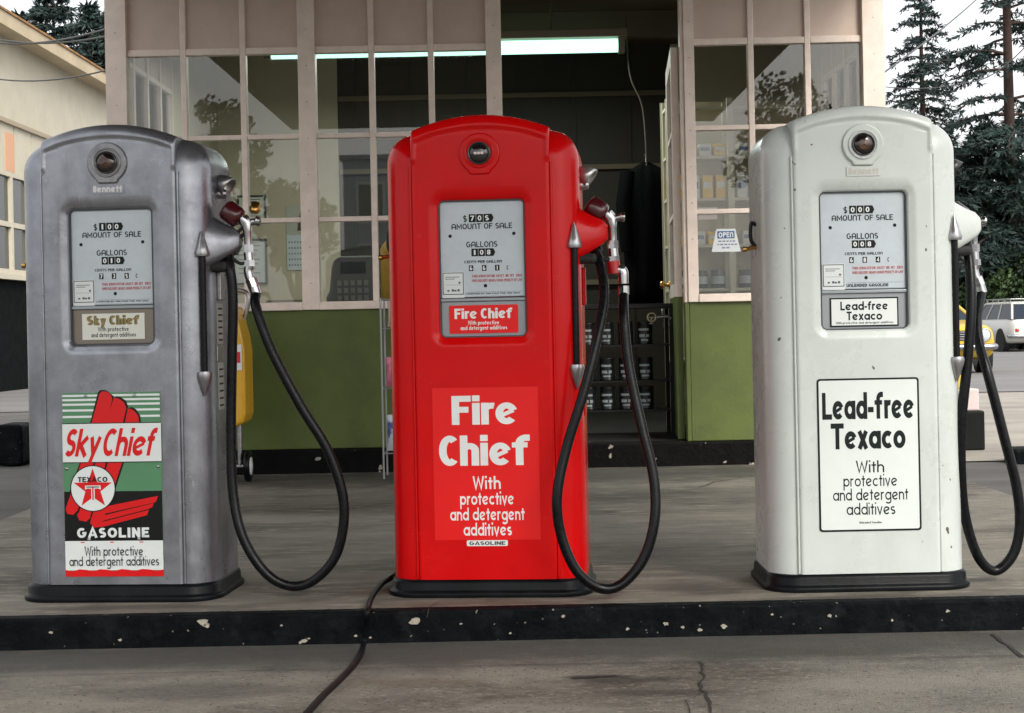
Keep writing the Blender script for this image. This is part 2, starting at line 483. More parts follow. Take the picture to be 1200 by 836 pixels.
ground_line(g, [(822, 777), (824, 795), (820, 806), (832, 820), (834, 832), (833, 850), (838, 880)], ZT, .004, .006, 1, 1)
ground_line(g, [(823, 812), (812, 820), (803, 822), (808, 830), (806, 842)], ZT, .0014, .004, 2, 1)
ground_line(g, [(1163, 744), (1180, 757), (1198, 771)], ZT, .006, .004, 3, 1)
ground_line(g, [(-40, 795), (300, 787), (620, 780), (900, 775), (1198, 769), (1300, 767)], ZT, .0016, .001, 4, 1)
ground_line(g, [(670, 796), (690, 795), (722, 793)], ZT, .008, .004, 5, 1)
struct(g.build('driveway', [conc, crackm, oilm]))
# raised slab from the kerb to the office
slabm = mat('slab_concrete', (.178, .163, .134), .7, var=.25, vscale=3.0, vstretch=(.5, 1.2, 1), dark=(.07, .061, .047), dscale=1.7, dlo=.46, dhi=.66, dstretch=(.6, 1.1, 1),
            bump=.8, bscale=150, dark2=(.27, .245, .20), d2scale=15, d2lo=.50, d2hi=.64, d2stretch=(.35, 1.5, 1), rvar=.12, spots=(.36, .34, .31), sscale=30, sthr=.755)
add_stains_shade(slabm, [(0, 8.5, 3.2, .55, GRIME_SHADE, .85), (0, 7.4, 2.6, .5, GRIME_SHADE, .45), (*gxy(446, 693, 0), .11, .10, RUST, .8), (*gxy(560, 708, 0), .35, .06, RUST, .4),  # first two ellipses: canopy shade painted into the concrete before the office
                   (*gxy(840, 690, 0), .2, .14, OIL_SHADE, .55), (*gxy(330, 680, 0), .3, .12, GRIME_SHADE, .5), (*gxy(740, 650, 0), .3, .25, GRIME_SHADE, .5), (*gxy(300, 610, 0), .4, .2, (.24, .22, .19), .5),  # first two: soft shadows painted left of the white pump, right of the grey
                   (*gxy(810, 620, 0), .5, .25, (.24, .22, .19), .45), (*gxy(580, 700, 0), .42, .05, OIL_SHADE, .5), (*gxy(150, 712, 0), .42, .05, OIL_SHADE, .5), (*gxy(1010, 700, 0), .42, .05, OIL_SHADE, .5)])  # last three: equal thin dark ellipses along the pump fronts
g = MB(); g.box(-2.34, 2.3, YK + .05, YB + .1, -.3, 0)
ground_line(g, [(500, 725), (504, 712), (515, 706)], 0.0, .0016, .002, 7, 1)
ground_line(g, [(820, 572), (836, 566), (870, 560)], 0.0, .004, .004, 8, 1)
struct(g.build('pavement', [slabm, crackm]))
kerbm = mat('kerb_black_paint', (.0035, .0045, .0055), .6, spec=.05, var=.5, vscale=9, bump=.6, bscale=45, spots=(.19, .18, .155), sscale=62, sthr=.725, rvar=.12,
            dark2=(.009, .011, .012), d2scale=11, d2lo=.5, d2hi=.66)
kr = random.Random(77); g = MB(); V = []; NK = 900; x = -7.5; wob = 0.0; chip = 0
FS = []; MI = []
for k in range(NK + 1):
    x = -7.5 + 15 * k / NK
    wob = wob * .9 + kr.gauss(0, .0012)
    if chip <= 0 and kr.random() < .016: chip = kr.randrange(1, 5)
    c_ = kr.uniform(.004, .011) if chip > 0 else 0
    chip -= 1
    e = .007 + abs(wob) + c_
    V += [(x, YK + wob * .4, -.3), (x, YK + wob * .5 - .004 * 0, -.06), (x, YK + wob * .6, .002 - e), (x, YK + e * .35, .002 - e * .32), (x, YK + e, .002 - c_ * .15), (x, YK + .050 + kr.uniform(0, .006), .002), (x, YK + .058, -.02)]
for k in range(NK):
    for q_ in range(6):
        a_ = k * 7 + q_; FS.append((a_, a_ + 7, a_ + 8, a_ + 1))
g.add(V, FS, 0, False)
for px, py, r_ in [(238, 729, .019), (243, 733, .010), (486, 728, .017), (972, 722, .007), (780, 731, .008), (800, 735, .006), (356, 751, .010), (352, 753, .006), (362, 748, .005), (417, 745, .006), (434, 747, .005),
                   (141, 750, .006), (848, 734, .010), (735, 737, .006), (820, 738, .007), (1045, 727, .005), (598, 742, .005), (660, 722, .006), (60, 741, .006), (1110, 716, .007), (905, 720, .005), (330, 733, .005), (540, 731, .004)]:
    c_ = P(px, py, YK)
    g.prism_xz([(c_.x + r_ * kr.uniform(.55, 1.25) * math.cos(2 * PI * k / 9), c_.z + .7 * r_ * kr.uniform(.5, 1.2) * math.sin(2 * PI * k / 9)) for k in range(9)], YK - .004, YK + .004, 1)
struct(g.build('kerb', [kerbm, mat('bare_kerb_concrete', (.33, .30, .25), .85, var=.2, vscale=60)]))
# strip of gutter dirt along the kerb foot
# pale apron and side street at the right
apron = mat('apron_concrete', (.29, .265, .23), .85, var=.2, vscale=1.0, vstretch=(.6, 1.2, 1), dark=(.17, .16, .15), dscale=.7, dlo=.5, dhi=.7, dstretch=(.5, 1.2, 1), bump=.2, bscale=80)
g = MB(); g.add([(2.7, 9.75, ZD), (30, 9.75, ZD), (30, 11, ZD), (2.7, 11, ZD), (30, 19, gz(19)), (2.7, 19, gz(19))], [(0, 1, 2, 3), (3, 2, 4, 5)])
struct(g.build('sidewalk', apron))
roadm = mat('road_asphalt', (.17, .168, .165), .85, var=.15, vscale=.8, vstretch=(.3, 1.5, 1), bump=.3, bscale=60)
g = MB(); g.add([(-40, 19.2, gz(19.2)), (60, 19.2, gz(19.2)), (60, 60, gz(60)), (-40, 60, gz(60))], [(0, 1, 2, 3)])
struct(g.build('road', roadm))
g = MB(); g.box(3.1, 7.5, 9.55, 9.75, -.4, .0)
struct(g.build('kerb_side_street', kerbm, bevel=.02))
g = MB(); g.box(-8.5, -3.3, 11.2, 11.4, -.4, -.02)
struct(g.build('kerb_yard', kerbm, bevel=.02))
# low wooded hills closing the far horizon
hr = random.Random(31); g = MB(); V = []; NH = 160
for k in range(NH + 1):
    x = -560 + 1120 * k / NH; top = 9 + 4 * math.sin(k * .21) + 2.5 * math.sin(k * .57) + hr.uniform(-1, 1)
    V += [(x, 300, -2), (x, 318, top * .55), (x, 345, top), (x, 420, -2)]
for k in range(NH):
    for q_ in range(3): a_ = k * 4 + q_; g.f.append((a_, a_ + 4, a_ + 5, a_ + 1)); g.m.append(0); g.s.append(True)
g.v = V
struct(g.build('hills', mat('far_wood', (.035, .05, .03), .9, var=.4, vscale=.3)))

# ------------------------------------------------------------------ OFFICE
beige = mat('beige_frame_paint', (.76, .65, .57), .5, var=.08, vscale=10, bump=.08, bscale=90, dark=(.60, .49, .41), dscale=5, dlo=.6, dhi=.8)
panelm = mat('beige_panel_paint', (.58, .465, .395), .6, var=.07, vscale=4, bump=.06, bscale=70)
greenm = mat('green_wall_paint', (.078, .108, .019), .55, var=.16, vscale=2.5, dark=(.05, .072, .016), dscale=3.0, dlo=.55, dhi=.8, bump=.12, bscale=50)
skirtm = mat('black_skirting_paint', (.004, .004, .004), .6, spec=.08, var=.4, vscale=14, bump=.6, bscale=40, spots=(.35, .32, .28), sscale=15, sthr=.70)
olive = mat('olive_interior_paint', (.50, .44, .32), .7, var=.06, vscale=3)
brownpan = mat('darkened_panelling', (.022, .016, .008), .6, var=.25, vscale=3)
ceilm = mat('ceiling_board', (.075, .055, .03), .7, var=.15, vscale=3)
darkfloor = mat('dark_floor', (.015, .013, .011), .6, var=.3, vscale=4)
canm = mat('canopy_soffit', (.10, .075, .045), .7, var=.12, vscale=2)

off = thing('office_building', 'beige and green station office with wide grid windows behind the pumps', 'building', (0, YB, 0))
XL, XR = -2.32, 2.185
T = .06                     # wall thickness
ZS, ZR1, ZR2, ZR3, ZTOP = .98, 1.47, 1.955, 2.452, 3.0
DEP = 3.1                   # office depth


def part(mb, name, m, bevel=0.0, label=None, parent=None, **k):
    o = mb.build(name, m, parent or off, bevel, **k)
    if label: o['label'] = label
    return o


# front green walls (local y: 0 = front plane)
for x0, x1 in ((XL + .01, -.09), (1.03, XR - .01)):
    part(MB().box(x0, x1, 0, T, .14, ZS - .03), 'wall_panel', greenm, .004)
part(MB().box(XL, XR, -.03, T + .05, -.05, .14), 'skirting', skirtm, .012)
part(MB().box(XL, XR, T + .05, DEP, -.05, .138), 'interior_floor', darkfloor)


def window(x0, x1, cols, z0=ZS, axis=None, name='window'):
    """grid window in the front wall: frame (part) with glass (sub-part) and solid panels above"""
    f = MB(); mw = .034
    f.box(x0, x1, -.03, T, z0 - .035, z0 + .012)                      # sill
    zz = [z0 + .012, ZR1, ZR2, ZR3]
    xs = [x0] + cols + [x1]
    for c in cols: f.box(c - mw / 2, c + mw / 2, -.008, T - .005, z0 + .012, ZTOP)
    for i in range(len(xs) - 1):
        a = xs[i] + (mw / 2 if i > 0 else 0); b = xs[i + 1] - (mw / 2 if i < len(xs) - 2 else 0)
        for z in (ZR1, ZR2): f.box(a, b, -.004, T - .01, z - .014, z + .014)
        f.box(a, b, -.006, T - .008, ZR3 - .017, ZR3 + .022)
    fr = part(f, name, beige, .004)
    gl = MB()
    for i in range(len(xs) - 1):
        for j in range(3):
            a = xs[i] + (mw / 2 if i > 0 else 0); b = xs[i + 1] - (mw / 2 if i < len(xs) - 2 else 0)
            lo = zz[j] + (.014 if j else 0); hi = zz[j + 1] - (.014 if j < 2 else .02)
            gl.box(a, b, .02, .024, lo, hi)
    gl.build('glass', glass_m, fr)
    pn = MB()
    for i in range(len(xs) - 1):
        a = xs[i] + (mw / 2 if i > 0 else 0); b = xs[i + 1] - (mw / 2 if i < len(xs) - 2 else 0)
        pn.box(a, b, .014, .04, ZR3 + .022, ZTOP)
    pn.build('transom_panel', panelm, fr)
    return fr


window(-2.2, -1.21, [-1.875, -1.53])
window(-1.11, -.12, [-.785, -.44])
window(1.085, 2.06, [1.415, 1.745])
for x0, x1 in ((XL, -2.2), (-1.21, -1.11), (-.12, -.03), (1.025, 1.085), (2.06, XR)):
    f = MB(); f.box(x0, x1, -.022 if x1 - x0 < .11 else -.03, T + .01, ZS - .033 if -1.3 < x0 < 1.03 else .14, ZTOP)
    nl = 9
    for k in range(nl):                                              # small nail heads
        zc = 1.1 + k * .21; xc = (x0 + x1) / 2
        f.lathe((xc, -.0225 if x1 - x0 < .11 else -.0305, zc), (0, -1, 0), [(0, .004), (.0015, .004)], 8, 1)
    part(f, 'post', [beige, dullmetal], .004)
for x0, x1 in ((XL + .06, -.1), (1.04, XR - .06)):
    part(MB().box(x0, x1, T + .003, T + .02, .141, ZS - .04), 'inner_lining', olive)
# jambs below sill level at the door
part(MB().box(-.09, -.03, -.012, T + .01, .14, ZS - .035), 'door_jamb', greenm, .003)
part(MB().box(1.005, 1.029, -.008, T + .01, .14, ZS - .036), 'door_jamb', greenm, .003)
part(MB().box(1.005, 1.0245, -.008, T + .01, ZS - .035, ZTOP), 'door_jamb', beige, .003)
# lintel over the doorway above the frame of the picture
part(MB().box(-.03, 1.025, .0, T, 2.75, ZTOP), 'lintel', panelm, .003)


def side_wall(x0, x1, sx):
    """glazed side wall along the depth; sx = outward direction"""
    part(MB().box(x0, x1, T + .02, DEP, .14, ZS - .031), 'side_wall', greenm)
    xi0, xi1 = (x1 + .002, x1 + .02) if sx < 0 else (x0 - .02, x0 - .002)
    part(MB().box(xi0, xi1, T + .052, DEP - .004, .141, ZS - .034), 'inner_lining', olive)
    WD = 1.5
    part(MB().box(x0, x1, WD + .002, DEP, ZS - .029, ZTOP), 'side_wall_rear', olive)
    f = MB(); n = 4; ymull = [T + .02 + (WD - T - .02) * k / n for k in range(n + 1)]
    f.box(x0 - .004, x1 + .004, T + .02, WD, ZS - .03, ZS + .015)
    for k, y in enumerate(ymull):
        f.box(x0, x1, y - .02 if k else y, y + .02 if k < n else y, ZS + .015, ZTOP)
    for k in range(n):
        a = ymull[k] + (.02 if k else 0); b = ymull[k + 1] - (.02 if k < n - 1 else 0)
        for z in (ZR1, ZR2, ZR3): f.box(x0 + .005, x1 - .005, a, b, z - .015, z + .015)
    fr = part(f, 'side_window', beige)
    gl = MB(); xm = (x0 + x1) / 2
    for k in range(n):
        a = ymull[k] + (.02 if k else 0); b = ymull[k + 1] - (.02 if k < n - 1 else 0)
        for lo, hi in ((ZS + .015, ZR1 - .015), (ZR1 + .015, ZR2 - .015), (ZR2 + .015, ZR3 - .015)):
            gl.box(xm - .002, xm + .002, a, b, lo, hi)
    gl.build('glass', glass_m, fr)
    pn = MB()
    for k in range(n):
        a = ymull[k] + (.02 if k else 0); b = ymull[k + 1] - (.02 if k < n - 1 else 0)
        pn.box(xm - .01, xm + .01, a, b, ZR3 + .015, ZTOP)
    pn.build('transom_panel', panelm, fr)


side_wall(XL + .005, XL + .055, -1)
side_wall(XR - .055, XR - .005, 1)
# back wall: olive at the sides, panelled partition coloured near-black as the unlit middle
part(MB().box(XL, -1.33, DEP, DEP + .08, .138, ZTOP), 'back_wall', olive)
part(MB().box(1.28, XR, DEP, DEP + .08, .138, ZTOP), 'back_wall', olive)
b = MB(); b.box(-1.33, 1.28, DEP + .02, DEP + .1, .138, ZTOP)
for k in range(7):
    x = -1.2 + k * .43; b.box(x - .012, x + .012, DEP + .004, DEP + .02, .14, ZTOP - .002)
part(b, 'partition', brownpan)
for z in (1.15, 2.05, 2.62):
    part(MB().box(-1.32, 1.27, DEP - .03, DEP + .003, z - .02, z + .02), 'wall_ledge', mat('ledge_brown', (.14, .11, .065), .6), .003)
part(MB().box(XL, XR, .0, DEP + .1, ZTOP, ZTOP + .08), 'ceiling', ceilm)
# ceiling beam across
part(MB().box(XL + .06, XR - .06, 1.75, 1.85, 2.82, ZTOP - .003), 'ceiling_beam', mat('beam_brown', (.10, .075, .045), .6))
# canopy roof: carried out over the pump island
c = MB(); c.box(-2.42, 2.3, -8.0, DEP + .3, ZTOP + .08, ZTOP + .34)
part(c, 'roof', [mat('roof_fascia', (.55, .50, .44), .6, var=.06)], .01)
part(MB().box(-2.38, 2.26, -7.96, -.004, ZTOP + .02, ZTOP + .079), 'canopy_soffit', canm)

for x in (-2.18, 1.92):
    part(MB().box(x - .05, x + .05, 1.3 - YB - .05, 1.3 - YB + .05, -.35, ZTOP + .019), 'canopy_post', beige, .006)
# door: folded back into the room
d = thing('office_door', 'beige and green glazed door folded back inside the open doorway', 'door', (1.0, YB + .075, .14), rad(-4))
f = MB(); dw = .93; dh = 2.3; t2 = .042
f.box(-t2, 0, 0, .095, .84, dh); f.box(-t2, 0, dw - .095, dw, .84, dh)
f.box(-t2, 0, .095, dw - .095, dh - .1, dh); f.box(-t2, 0, .095, dw - .095, .84, .92)
for z in (1.33, 1.82): f.box(-t2 + .004, -.004, .095, dw - .095, z - .015, z + .015)
f.build('door_frame', beige, d, .003)
MB().box(-t2, 0, 0, dw, .006, .839).build('lower_panel', greenm, d, .003)
MB().box(-.023, -.019, .095, dw - .095, .92, dh - .1).build('pane', glass_m, d)
h = MB(); h.tube([(-t2, dw - .05, .78), (-t2 - .05, dw - .05, .78), (-t2 - .05, dw - .05, .66), (-t2, dw - .05, .66)], .007, 8)
h.build('handle', dullmetal, d)
h = MB(); h.lathe((-t2, dw - .05, .93), (-1, 0, 0), [(0, .03), (.006, .03), (.008, .012), (.035, .012), (.04, .026), (.06, .026), (.065, .01)], 16)
h.build('door_knob', brass, d)

# ------------------------------------------------------------------ fluorescent lamp
lp = P(600, 64, 10.2)
x_l, x_r = -1.56, .74
lt = thing('fluorescent_lamp', 'long lit fluorescent tube lamp under the office ceiling', 'lamp', (0, 10.2, lp.z))
MB().tube([(x_l, 0, .045), (x_r, 0, .045)], .045, 18).build('tube', emit('lit_tube', (.42, .82, .65), 1.0), lt)
ll = bpy.data.lights.new('tube_light', 'AREA'); ll.shape = 'RECTANGLE'; ll.size = x_r - x_l; ll.size_y = .08; ll.energy = 20; ll.color = (.92, 1.0, .94)
lo_ = bpy.data.objects.new('tube_light', ll); COL.objects.link(lo_); lo_.parent = lt; lo_.location = ((x_l + x_r) / 2, 0, -.004)
b = MB(); b.box(x_l - .05, x_r + .06, -.06, .06, .095, .15); b.box(x_r, x_r + .045, -.05, .05, -.005, .095); b.box(x_l - .045, x_l, -.05, .05, -.005, .095)
b.build('housing', mat('lamp_housing', (.20, .17, .12), .5), lt, .006)
b = MB()
for x in (-1.1, .3): b.tube([(x, 0, .15), (x, 0, ZTOP - lp.z)], .006, 6)
b.build('hanger', dullmetal, lt)
b = MB().tube(spline([(.82, .3, .3), (.84, .3, -.1), (.93, .35, -.35), (.95, .35, -.9)]), .006, 6)
tag(b.build('electric_cord', mat('cord_dark', (.06, .05, .035), .6), None, loc=(0, 10.2, lp.z)), 'thin electric cord hanging down beside the lamp in the doorway', 'cord')

# ------------------------------------------------------------------ inside the office
YW = YB + DEP


def frame_pic(px0, px1, py0, py1, label, artcol):
    a = P(px0, py1, YW); b2 = P(px1, py0, YW)
    r = thing('picture_frame', label, 'picture frame', ((a.x + b2.x) / 2, YW - .012, (a.z + b2.z) / 2), 0, 'framed papers on the office wall')
    w2, h2 = (b2.x - a.x) / 2, (b2.z - a.z) / 2; t = .014
    f = MB(); f.box(-w2, w2, -.012, .01, h2 - t, h2); f.box(-w2, w2, -.012, .01, -h2, -h2 + t)
    f.box(-w2, -w2 + t, -.012, .01, -h2 + t, h2 - t); f.box(w2 - t, w2, -.012, .01, -h2 + t, h2 - t)
    f.build('frame', mat('dark_green_frame', (.02, .035, .03), .4), r)
    p = MB(); p.box(-w2 + t, w2 - t, -.002, .008, -h2 + t, h2 - t)
    for k in range(7):
        z = h2 * .7 - k * h2 * .2; p.box(-w2 * .6, w2 * (.6 - .12 * (k % 3)), -.0035, -.002, z - .004, z + .004, 1)
    p.build('sheet', [mat('paper_' + artcol[0], artcol[1], .7, var=.04), mat('print_grey', (.22, .24, .23), .7)], r)


frame_pic(279, 312, 229, 262, 'small dark green framed paper high on the olive back wall', ('a', (.62, .62, .52)))
frame_pic(272, 313, 280, 334, 'larger dark green framed certificate below the small one on the olive wall', ('b', (.52, .56, .55)))
a = P(337, 317, YW); b2 = P(359, 275, YW)
r = thing('calendar', 'paper wall calendar with a photo top on the olive office wall', 'calendar', ((a.x + b2.x) / 2, YW - .01, a.z))
w2 = (b2.x - a.x) / 2; hh = b2.z - a.z
p = MB(); p.box(-w2, w2, 0, .008, 0, hh)
for i in range(5):
    for j in range(6): p.box(-w2 * .82 + j * w2 * .29, -w2 * .82 + j * w2 * .29 + w2 * .14, -.0015, 0, hh * .12 + i * hh * .16, hh * .12 + i * hh * .16 + .014, 1)
p.build('date_sheet', [mat('calendar_paper', (.55, .60, .62), .7), mat('print_grey', (.2, .2, .2))], r)
p = MB(); p.box(-w2, w2, 0, .008, hh + .002, hh + .23); p.prism_xz([(w2 * .1, hh + .03), (w2 * .9, hh + .03), (w2 * .8, hh + .12), (w2 * .5, hh + .19), (w2 * .2, hh + .1)], -.0015, 0, 1)
p.build('photo_sheet', [mat('photo_pale', (.42, .42, .36), .5), mat('photo_dark', (.07, .05, .04), .5)], r)
# counter behind the left windows with papers and a grey machine
ct = thing('window_counter', 'narrow dark counter running inside the left windows', 'counter', (-1.15, YB + .3, .138))
MB().box(-1.08, 1.0, -.2, .2, .785, .82).build('counter_top', mat('counter_top', (.12, .10, .07), .4), ct, .004)
b = MB()
MB().box(-1.06, -1.02, -.17, .17, 0, .784).build('side_board', brownpan, ct); MB().box(.94, .98, -.17, .17, 0, .784).build('side_board', brownpan, ct)
mg = MB(); rr = random.Random(5); z = 0
mats_ = [mat('mag_%d' % k, c_, .5) for k, c_ in enumerate([(.4, .38, .3), (.25, .2, .14), (.5, .48, .42), (.12, .12, .1)])]
cx = P(335, 350, YB + .3)
for k in range(6):
    h_ = .008; a_ = rr.uniform(-.1, .1)
    c_, s_ = math.cos(a_), math.sin(a_); ww, dd = .11, .09
    q = [(c_ * x - s_ * y, s_ * x + c_ * y) for x, y in ((-ww, -dd), (ww, -dd), (ww, dd), (-ww, dd))]
    mg.add([(x, y, z) for x, y in q] + [(x, y, z + h_) for x, y in q], [(3, 2, 1, 0), (4, 5, 6, 7), (0, 1, 5, 4), (1, 2, 6, 5), (2, 3, 7, 6), (3, 0, 4, 7)], k % 4); z += h_ + .0005
tag(mg.build('magazine_pile', mats_, loc=(cx.x, YB + .28, .96)), 'small pile of magazines lying inside the left window sill', 'magazines')
cr = P(414, 348, YB + .36)
r = thing('cash_register', 'grey rounded office machine standing inside the middle window', 'cash register', (cr.x, YB + .36, .96))
prof = [(-.15, 0), (-.15, .06), (-.13, .10), (-.115, .24), (-.10, .285), (-.06, .305), (.15, .305), (.155, 0)]
MB().prism_xz(list(reversed(prof))[::-1], -.12, .12).build('casing', mat('grey_machine', (.12, .125, .125), .45, var=.1), r, .02, seg=3)
b = MB(); b.box(-.06, .09, -.128, -.12, .2, .27); b.build('display', mat('machine_window', (.02, .025, .03), .15), r)
b = MB()
for i in range(5):
    for j in range(3): b.box(-.08 + i * .04, -.055 + i * .04, -.132, -.12, .04 + j * .045, .07 + j * .045)
b.build('key_block', mat('machine_keys', (.25, .25, .24), .5), r)
yy = P(456, 350, YB + .25)
r = thing('yellow_canister', 'tall yellow canister inside the window beside the red pump', 'canister', (yy.x + .02, YB + .22, .96))
MB().lathe((0, 0, 0), (0, 0, 1), [(0, .06), (.005, .065), (.34, .065), (.36, .055), (.39, .03)], 24).build('body', mat('yellow_plastic', (.62, .36, .02), .4, var=.06), r)
MB().lathe((0, 0, .39), (0, 0, 1), [(0, .032), (.035, .032), (.037, .02)], 16).build('cap', blackpaint, r)

# shelves at the right
YS = 10.15
sh = thing('shelf_unit', 'cream open shelf unit stocked with cartons behind the right window', 'shelf', (1.55, YS, .138))
creamw = mat('cream_shelf_paint', (.52, .50, .38), .55, var=.05)
zs_ = [P(850, y, YS).z - .138 for y in (338, 287, 233, 184)]
b = MB()
for x in (-.5, -.1, .5): b.box(x - .02, x + .02, -.13, -.09, 0, 2.15); b.box(x - .02, x + .02, .09, .13, 0, 2.15)
b.build('upright', creamw, sh)
for z in zs_ + [zs_[3] + .32, .45]:
    MB().box(-.52, .52, -.089, .089, z - .02, z).build('shelf_board', creamw, sh, .002)
MB().box(-.53, .53, .131, .14, 0, 2.16).build('back_panel', olive, sh)
ylw = mat('carton_yellow', (.75, .48, .03), .5, var=.06); wht = mat('carton_white', (.62, .64, .60), .5); blu = mat('carton_blue', (.14, .22, .34), .5)
tinm = mat('tin_dark', (.06, .08, .09), .35); lab = mat('tin_label', (.45, .52, .54), .5)
ROWN = ['bottom', 'second', 'third', 'top']
rr = random.Random(11)
for si, z in enumerate(zs_):
    x = -.46; k = 0
    while x < .42:
        if si == 2: w_, h_, nm = .075, .15, 'carton'
        elif si == 3: w_, h_, nm = .085, .08, 'carton'
        elif si == 1: w_, h_, nm = .09, .085, 'carton'
        else: w_, h_, nm = .1, .12, 'tin'
        if abs(x + w_ / 2 + .1) < .055 or rr.random() < .05: x += w_ * .7; continue
        lx = 1.55 + x + w_ / 2
        if nm == 'tin':
            t_ = thing('oil_tin', '%s dark tin with pale label on the %s shelf of the cream unit' % (ORD[min(k, 7)] + ('' if k == 0 else ' from left,'), ROWN[si]), 'tin', (lx, YS - .02, .138 + z), 0, 'tins on the cream shelves')
            MB().lathe((0, 0, 0), (0, 0, 1), [(0, .042), (.004, .045), (h_ - .004, .045), (h_, .042)], 18).build('can_body', tinm, t_)
            MB().lathe((0, 0, .03), (0, 0, 1), [(0, .0455), (.05, .0455)], 18).build('label', lab, t_)
        else:
            c1 = (ylw, wht)[k % 2] if si != 2 else (ylw, wht, ylw)[k % 3]
            nm_c = 'yellow' if c1 is ylw else 'white'
            t_ = thing('carton', '%s %s carton on the %s shelf of the cream unit' % (ORD[min(k, 7)] + ('' if k == 0 else ' from left,'), nm_c, ROWN[si]), 'carton', (lx, YS - .02, .138 + z), 0, 'cartons on the cream shelves')
            MB().box(-w_ / 2 + .004, w_ / 2 - .004, -.06, .06, 0, h_).build('box', c1, t_, .003)
            MB().box(-w_ / 2 + .012, w_ / 2 - .012, -.0612, -.06, h_ * .42, h_ * .72).build('band', blu if nm_c == 'white' else wht, t_)
        x += w_ + .012; k += 1
# signs in the right window
a = P(851, 282, YB)
r = thing('open_sign', 'white trapezoid OPEN sign with a blue panel in the right window', 'sign', (a.x, YB + .012, a.z))
s = MB(); s.prism_xz([(-.085, -.065), (.085, -.065), (.055, .068), (-.055, .068)], -.003, 0); s.build('board', mat('sign_card', (.62, .66, .68), .5), r)
s = MB(); s.box(-.05, .05, -.0036, -.003, .012, .055); s.build('blue_panel', mat('sign_blue', (.03, .10, .28), .4), r)
s = MB(); text(s, 'OPEN', 0, .018, .03, -.0042, .085, w=.2, track=.12)
s.build('lettering', white_ink, r)
s = MB()
for k, (wd) in enumerate((.09, .10, .05)):
    x = -wd / 2; rr = random.Random(k)
    while x < wd / 2:
        ww = rr.uniform(.008, .02); s.box(x, x + ww, -.0036, -.003, -.008 - k * .019, .0 - k * .019); x += ww + .006
s.build('small_print', mat('print_blue', (.15, .17, .3)), r)
a = P(830, 250, YB)
tag(MB().box(-.055, .055, 0, .003, -.035, .035).build('paper_notice', mat('pink_card', (.78, .68, .64), .6), loc=(a.x, YB + .026, a.z)), 'small blank pinkish card taped in the right window above the OPEN sign', 'notice')

# dark coat on a peg in the doorway
a = P(757, 190, 10.6)
r = thing('hanging_coat', 'black coat hanging just inside the right of the doorway', 'coat', (a.x, 10.6, a.z))
rings = []
for t_, wx, wy in ((0, .02, .02), (-.03, .07, .05), (-.08, .15, .075), (-.2, .165, .085), (-.5, .16, .09), (-.85, .15, .10), (-.98, .13, .09), (-1.0, .02, .02)):
    rings.append([(wx * math.cos(2 * PI * k / 24) * (1 + .10 * math.sin(5 * k + t_ * 4)), wy * math.sin(2 * PI * k / 24) * (1 + .2 * math.sin(k * 4 + 3 * t_)), t_) for k in range(24)])
MB().ring_loft(rings).build('coat_body', mat('black_cloth', (.0035, .0035, .004), .95, spec=.05, bump=.4, bscale=20), r)
sl_ = MB(); sl_.tube([(-.13, -.03, -.07), (-.17, -.06, -.3), (-.15, -.07, -.62)], [.055, .05, .042], 10); sl_.build('sleeve', MATS['black_cloth'], r)
MB().tube([(0, 0, -.005), (0, 0, .04), (0, .08, .06)], .006, 6).build('hook', dullmetal, r)

# black rack of oil cans in the doorway
a = P(727, 500, 9.45)
rk = thing('can_rack', 'black metal rack of oil cans standing inside the doorway', 'rack', (.62, 9.6, .138))
b = MB()
for x in (-.36, .36):
    for y in (-.14, .14): b.box(x - .012, x + .012, y - .012, y + .012, 0, .78)
b.build('upright', blackpaint, rk)
zr = [.16, .34, .56]
for z in zr: MB().box(-.347, .347, -.15, .15, z - .012, z).build('shelf_board', blackpaint, rk)
MB().box(-.38, .38, -.17, .17, .781, .81).build('rack_top', blackpaint, rk, .004)
canb = mat('oil_can_black', (.012, .014, .016), .3); canl = mat('oil_can_label', (.36, .42, .44), .45)
for ri, z in enumerate(zr):
    for k in range(5):
        lx = .62 - .27 + k * .118
        t_ = thing('oil_can', '%s black and white oil can in the %s row of the black rack' % (ORD[k] + ('' if k == 0 else ' from left'), ('lowest', 'middle', 'upper')[ri]), 'oil can', (lx, 9.6 - .07, .138 + z), 0, 'oil cans in the black rack')
        MB().lathe((0, 0, 0), (0, 0, 1), [(0, .047), (.003, .05), (.008, .048), (.132, .048), (.137, .05), (.14, .046), (.138, .001)], 20).build('can_body', canb, t_)
        lb = MB()
        for z0, z1, a0, a1 in ((.085, .098, -145, -65), (.045, .062, -140, -95), (.045, .062, -85, -62), (.022, .032, -125, -70)):
            n = 8
            vs = [(.0486 * math.cos(rad(a0 + (a1 - a0) * i / n)), .0486 * math.sin(rad(a0 + (a1 - a0) * i / n)), zz) for zz in (z0, z1) for i in range(n + 1)]
            lb.add(vs, [(i, i + 1, n + 2 + i, n + 1 + i) for i in range(n)], 0, True)
        lb.build('label', canl, t_)
# little brass valve wheel by the door
a = P(766, 372, 9.3)
r = thing('valve_tap', 'small pale tap with round handle above the can rack by the door', 'tap', (a.x, 9.45, a.z - .04))
b = MB(); b.lathe((0, 0, 0), (0, 0, 1), [(0, .018), (.006, .018), (.007, .008), (.03, .008)], 12); b.tube([(0, 0, .03), (.0, 0, .04), (.1, 0, .045), (.12, 0, .03)], .01, 8)
b.build('spout', dullmetal, r)
b = MB(); pts = [(.0 + .026 * math.cos(k * PI / 10), -.012, .04 + .026 * math.sin(k * PI / 10)) for k in range(21)]; b.tube(pts, .006, 8); b.tube([(-.026, -.012, .04), (.026, -.012, .04)], .004, 6)
b.build('hand_wheel', mat('pale_brass', (.5, .42, .28), .4, .7), r)

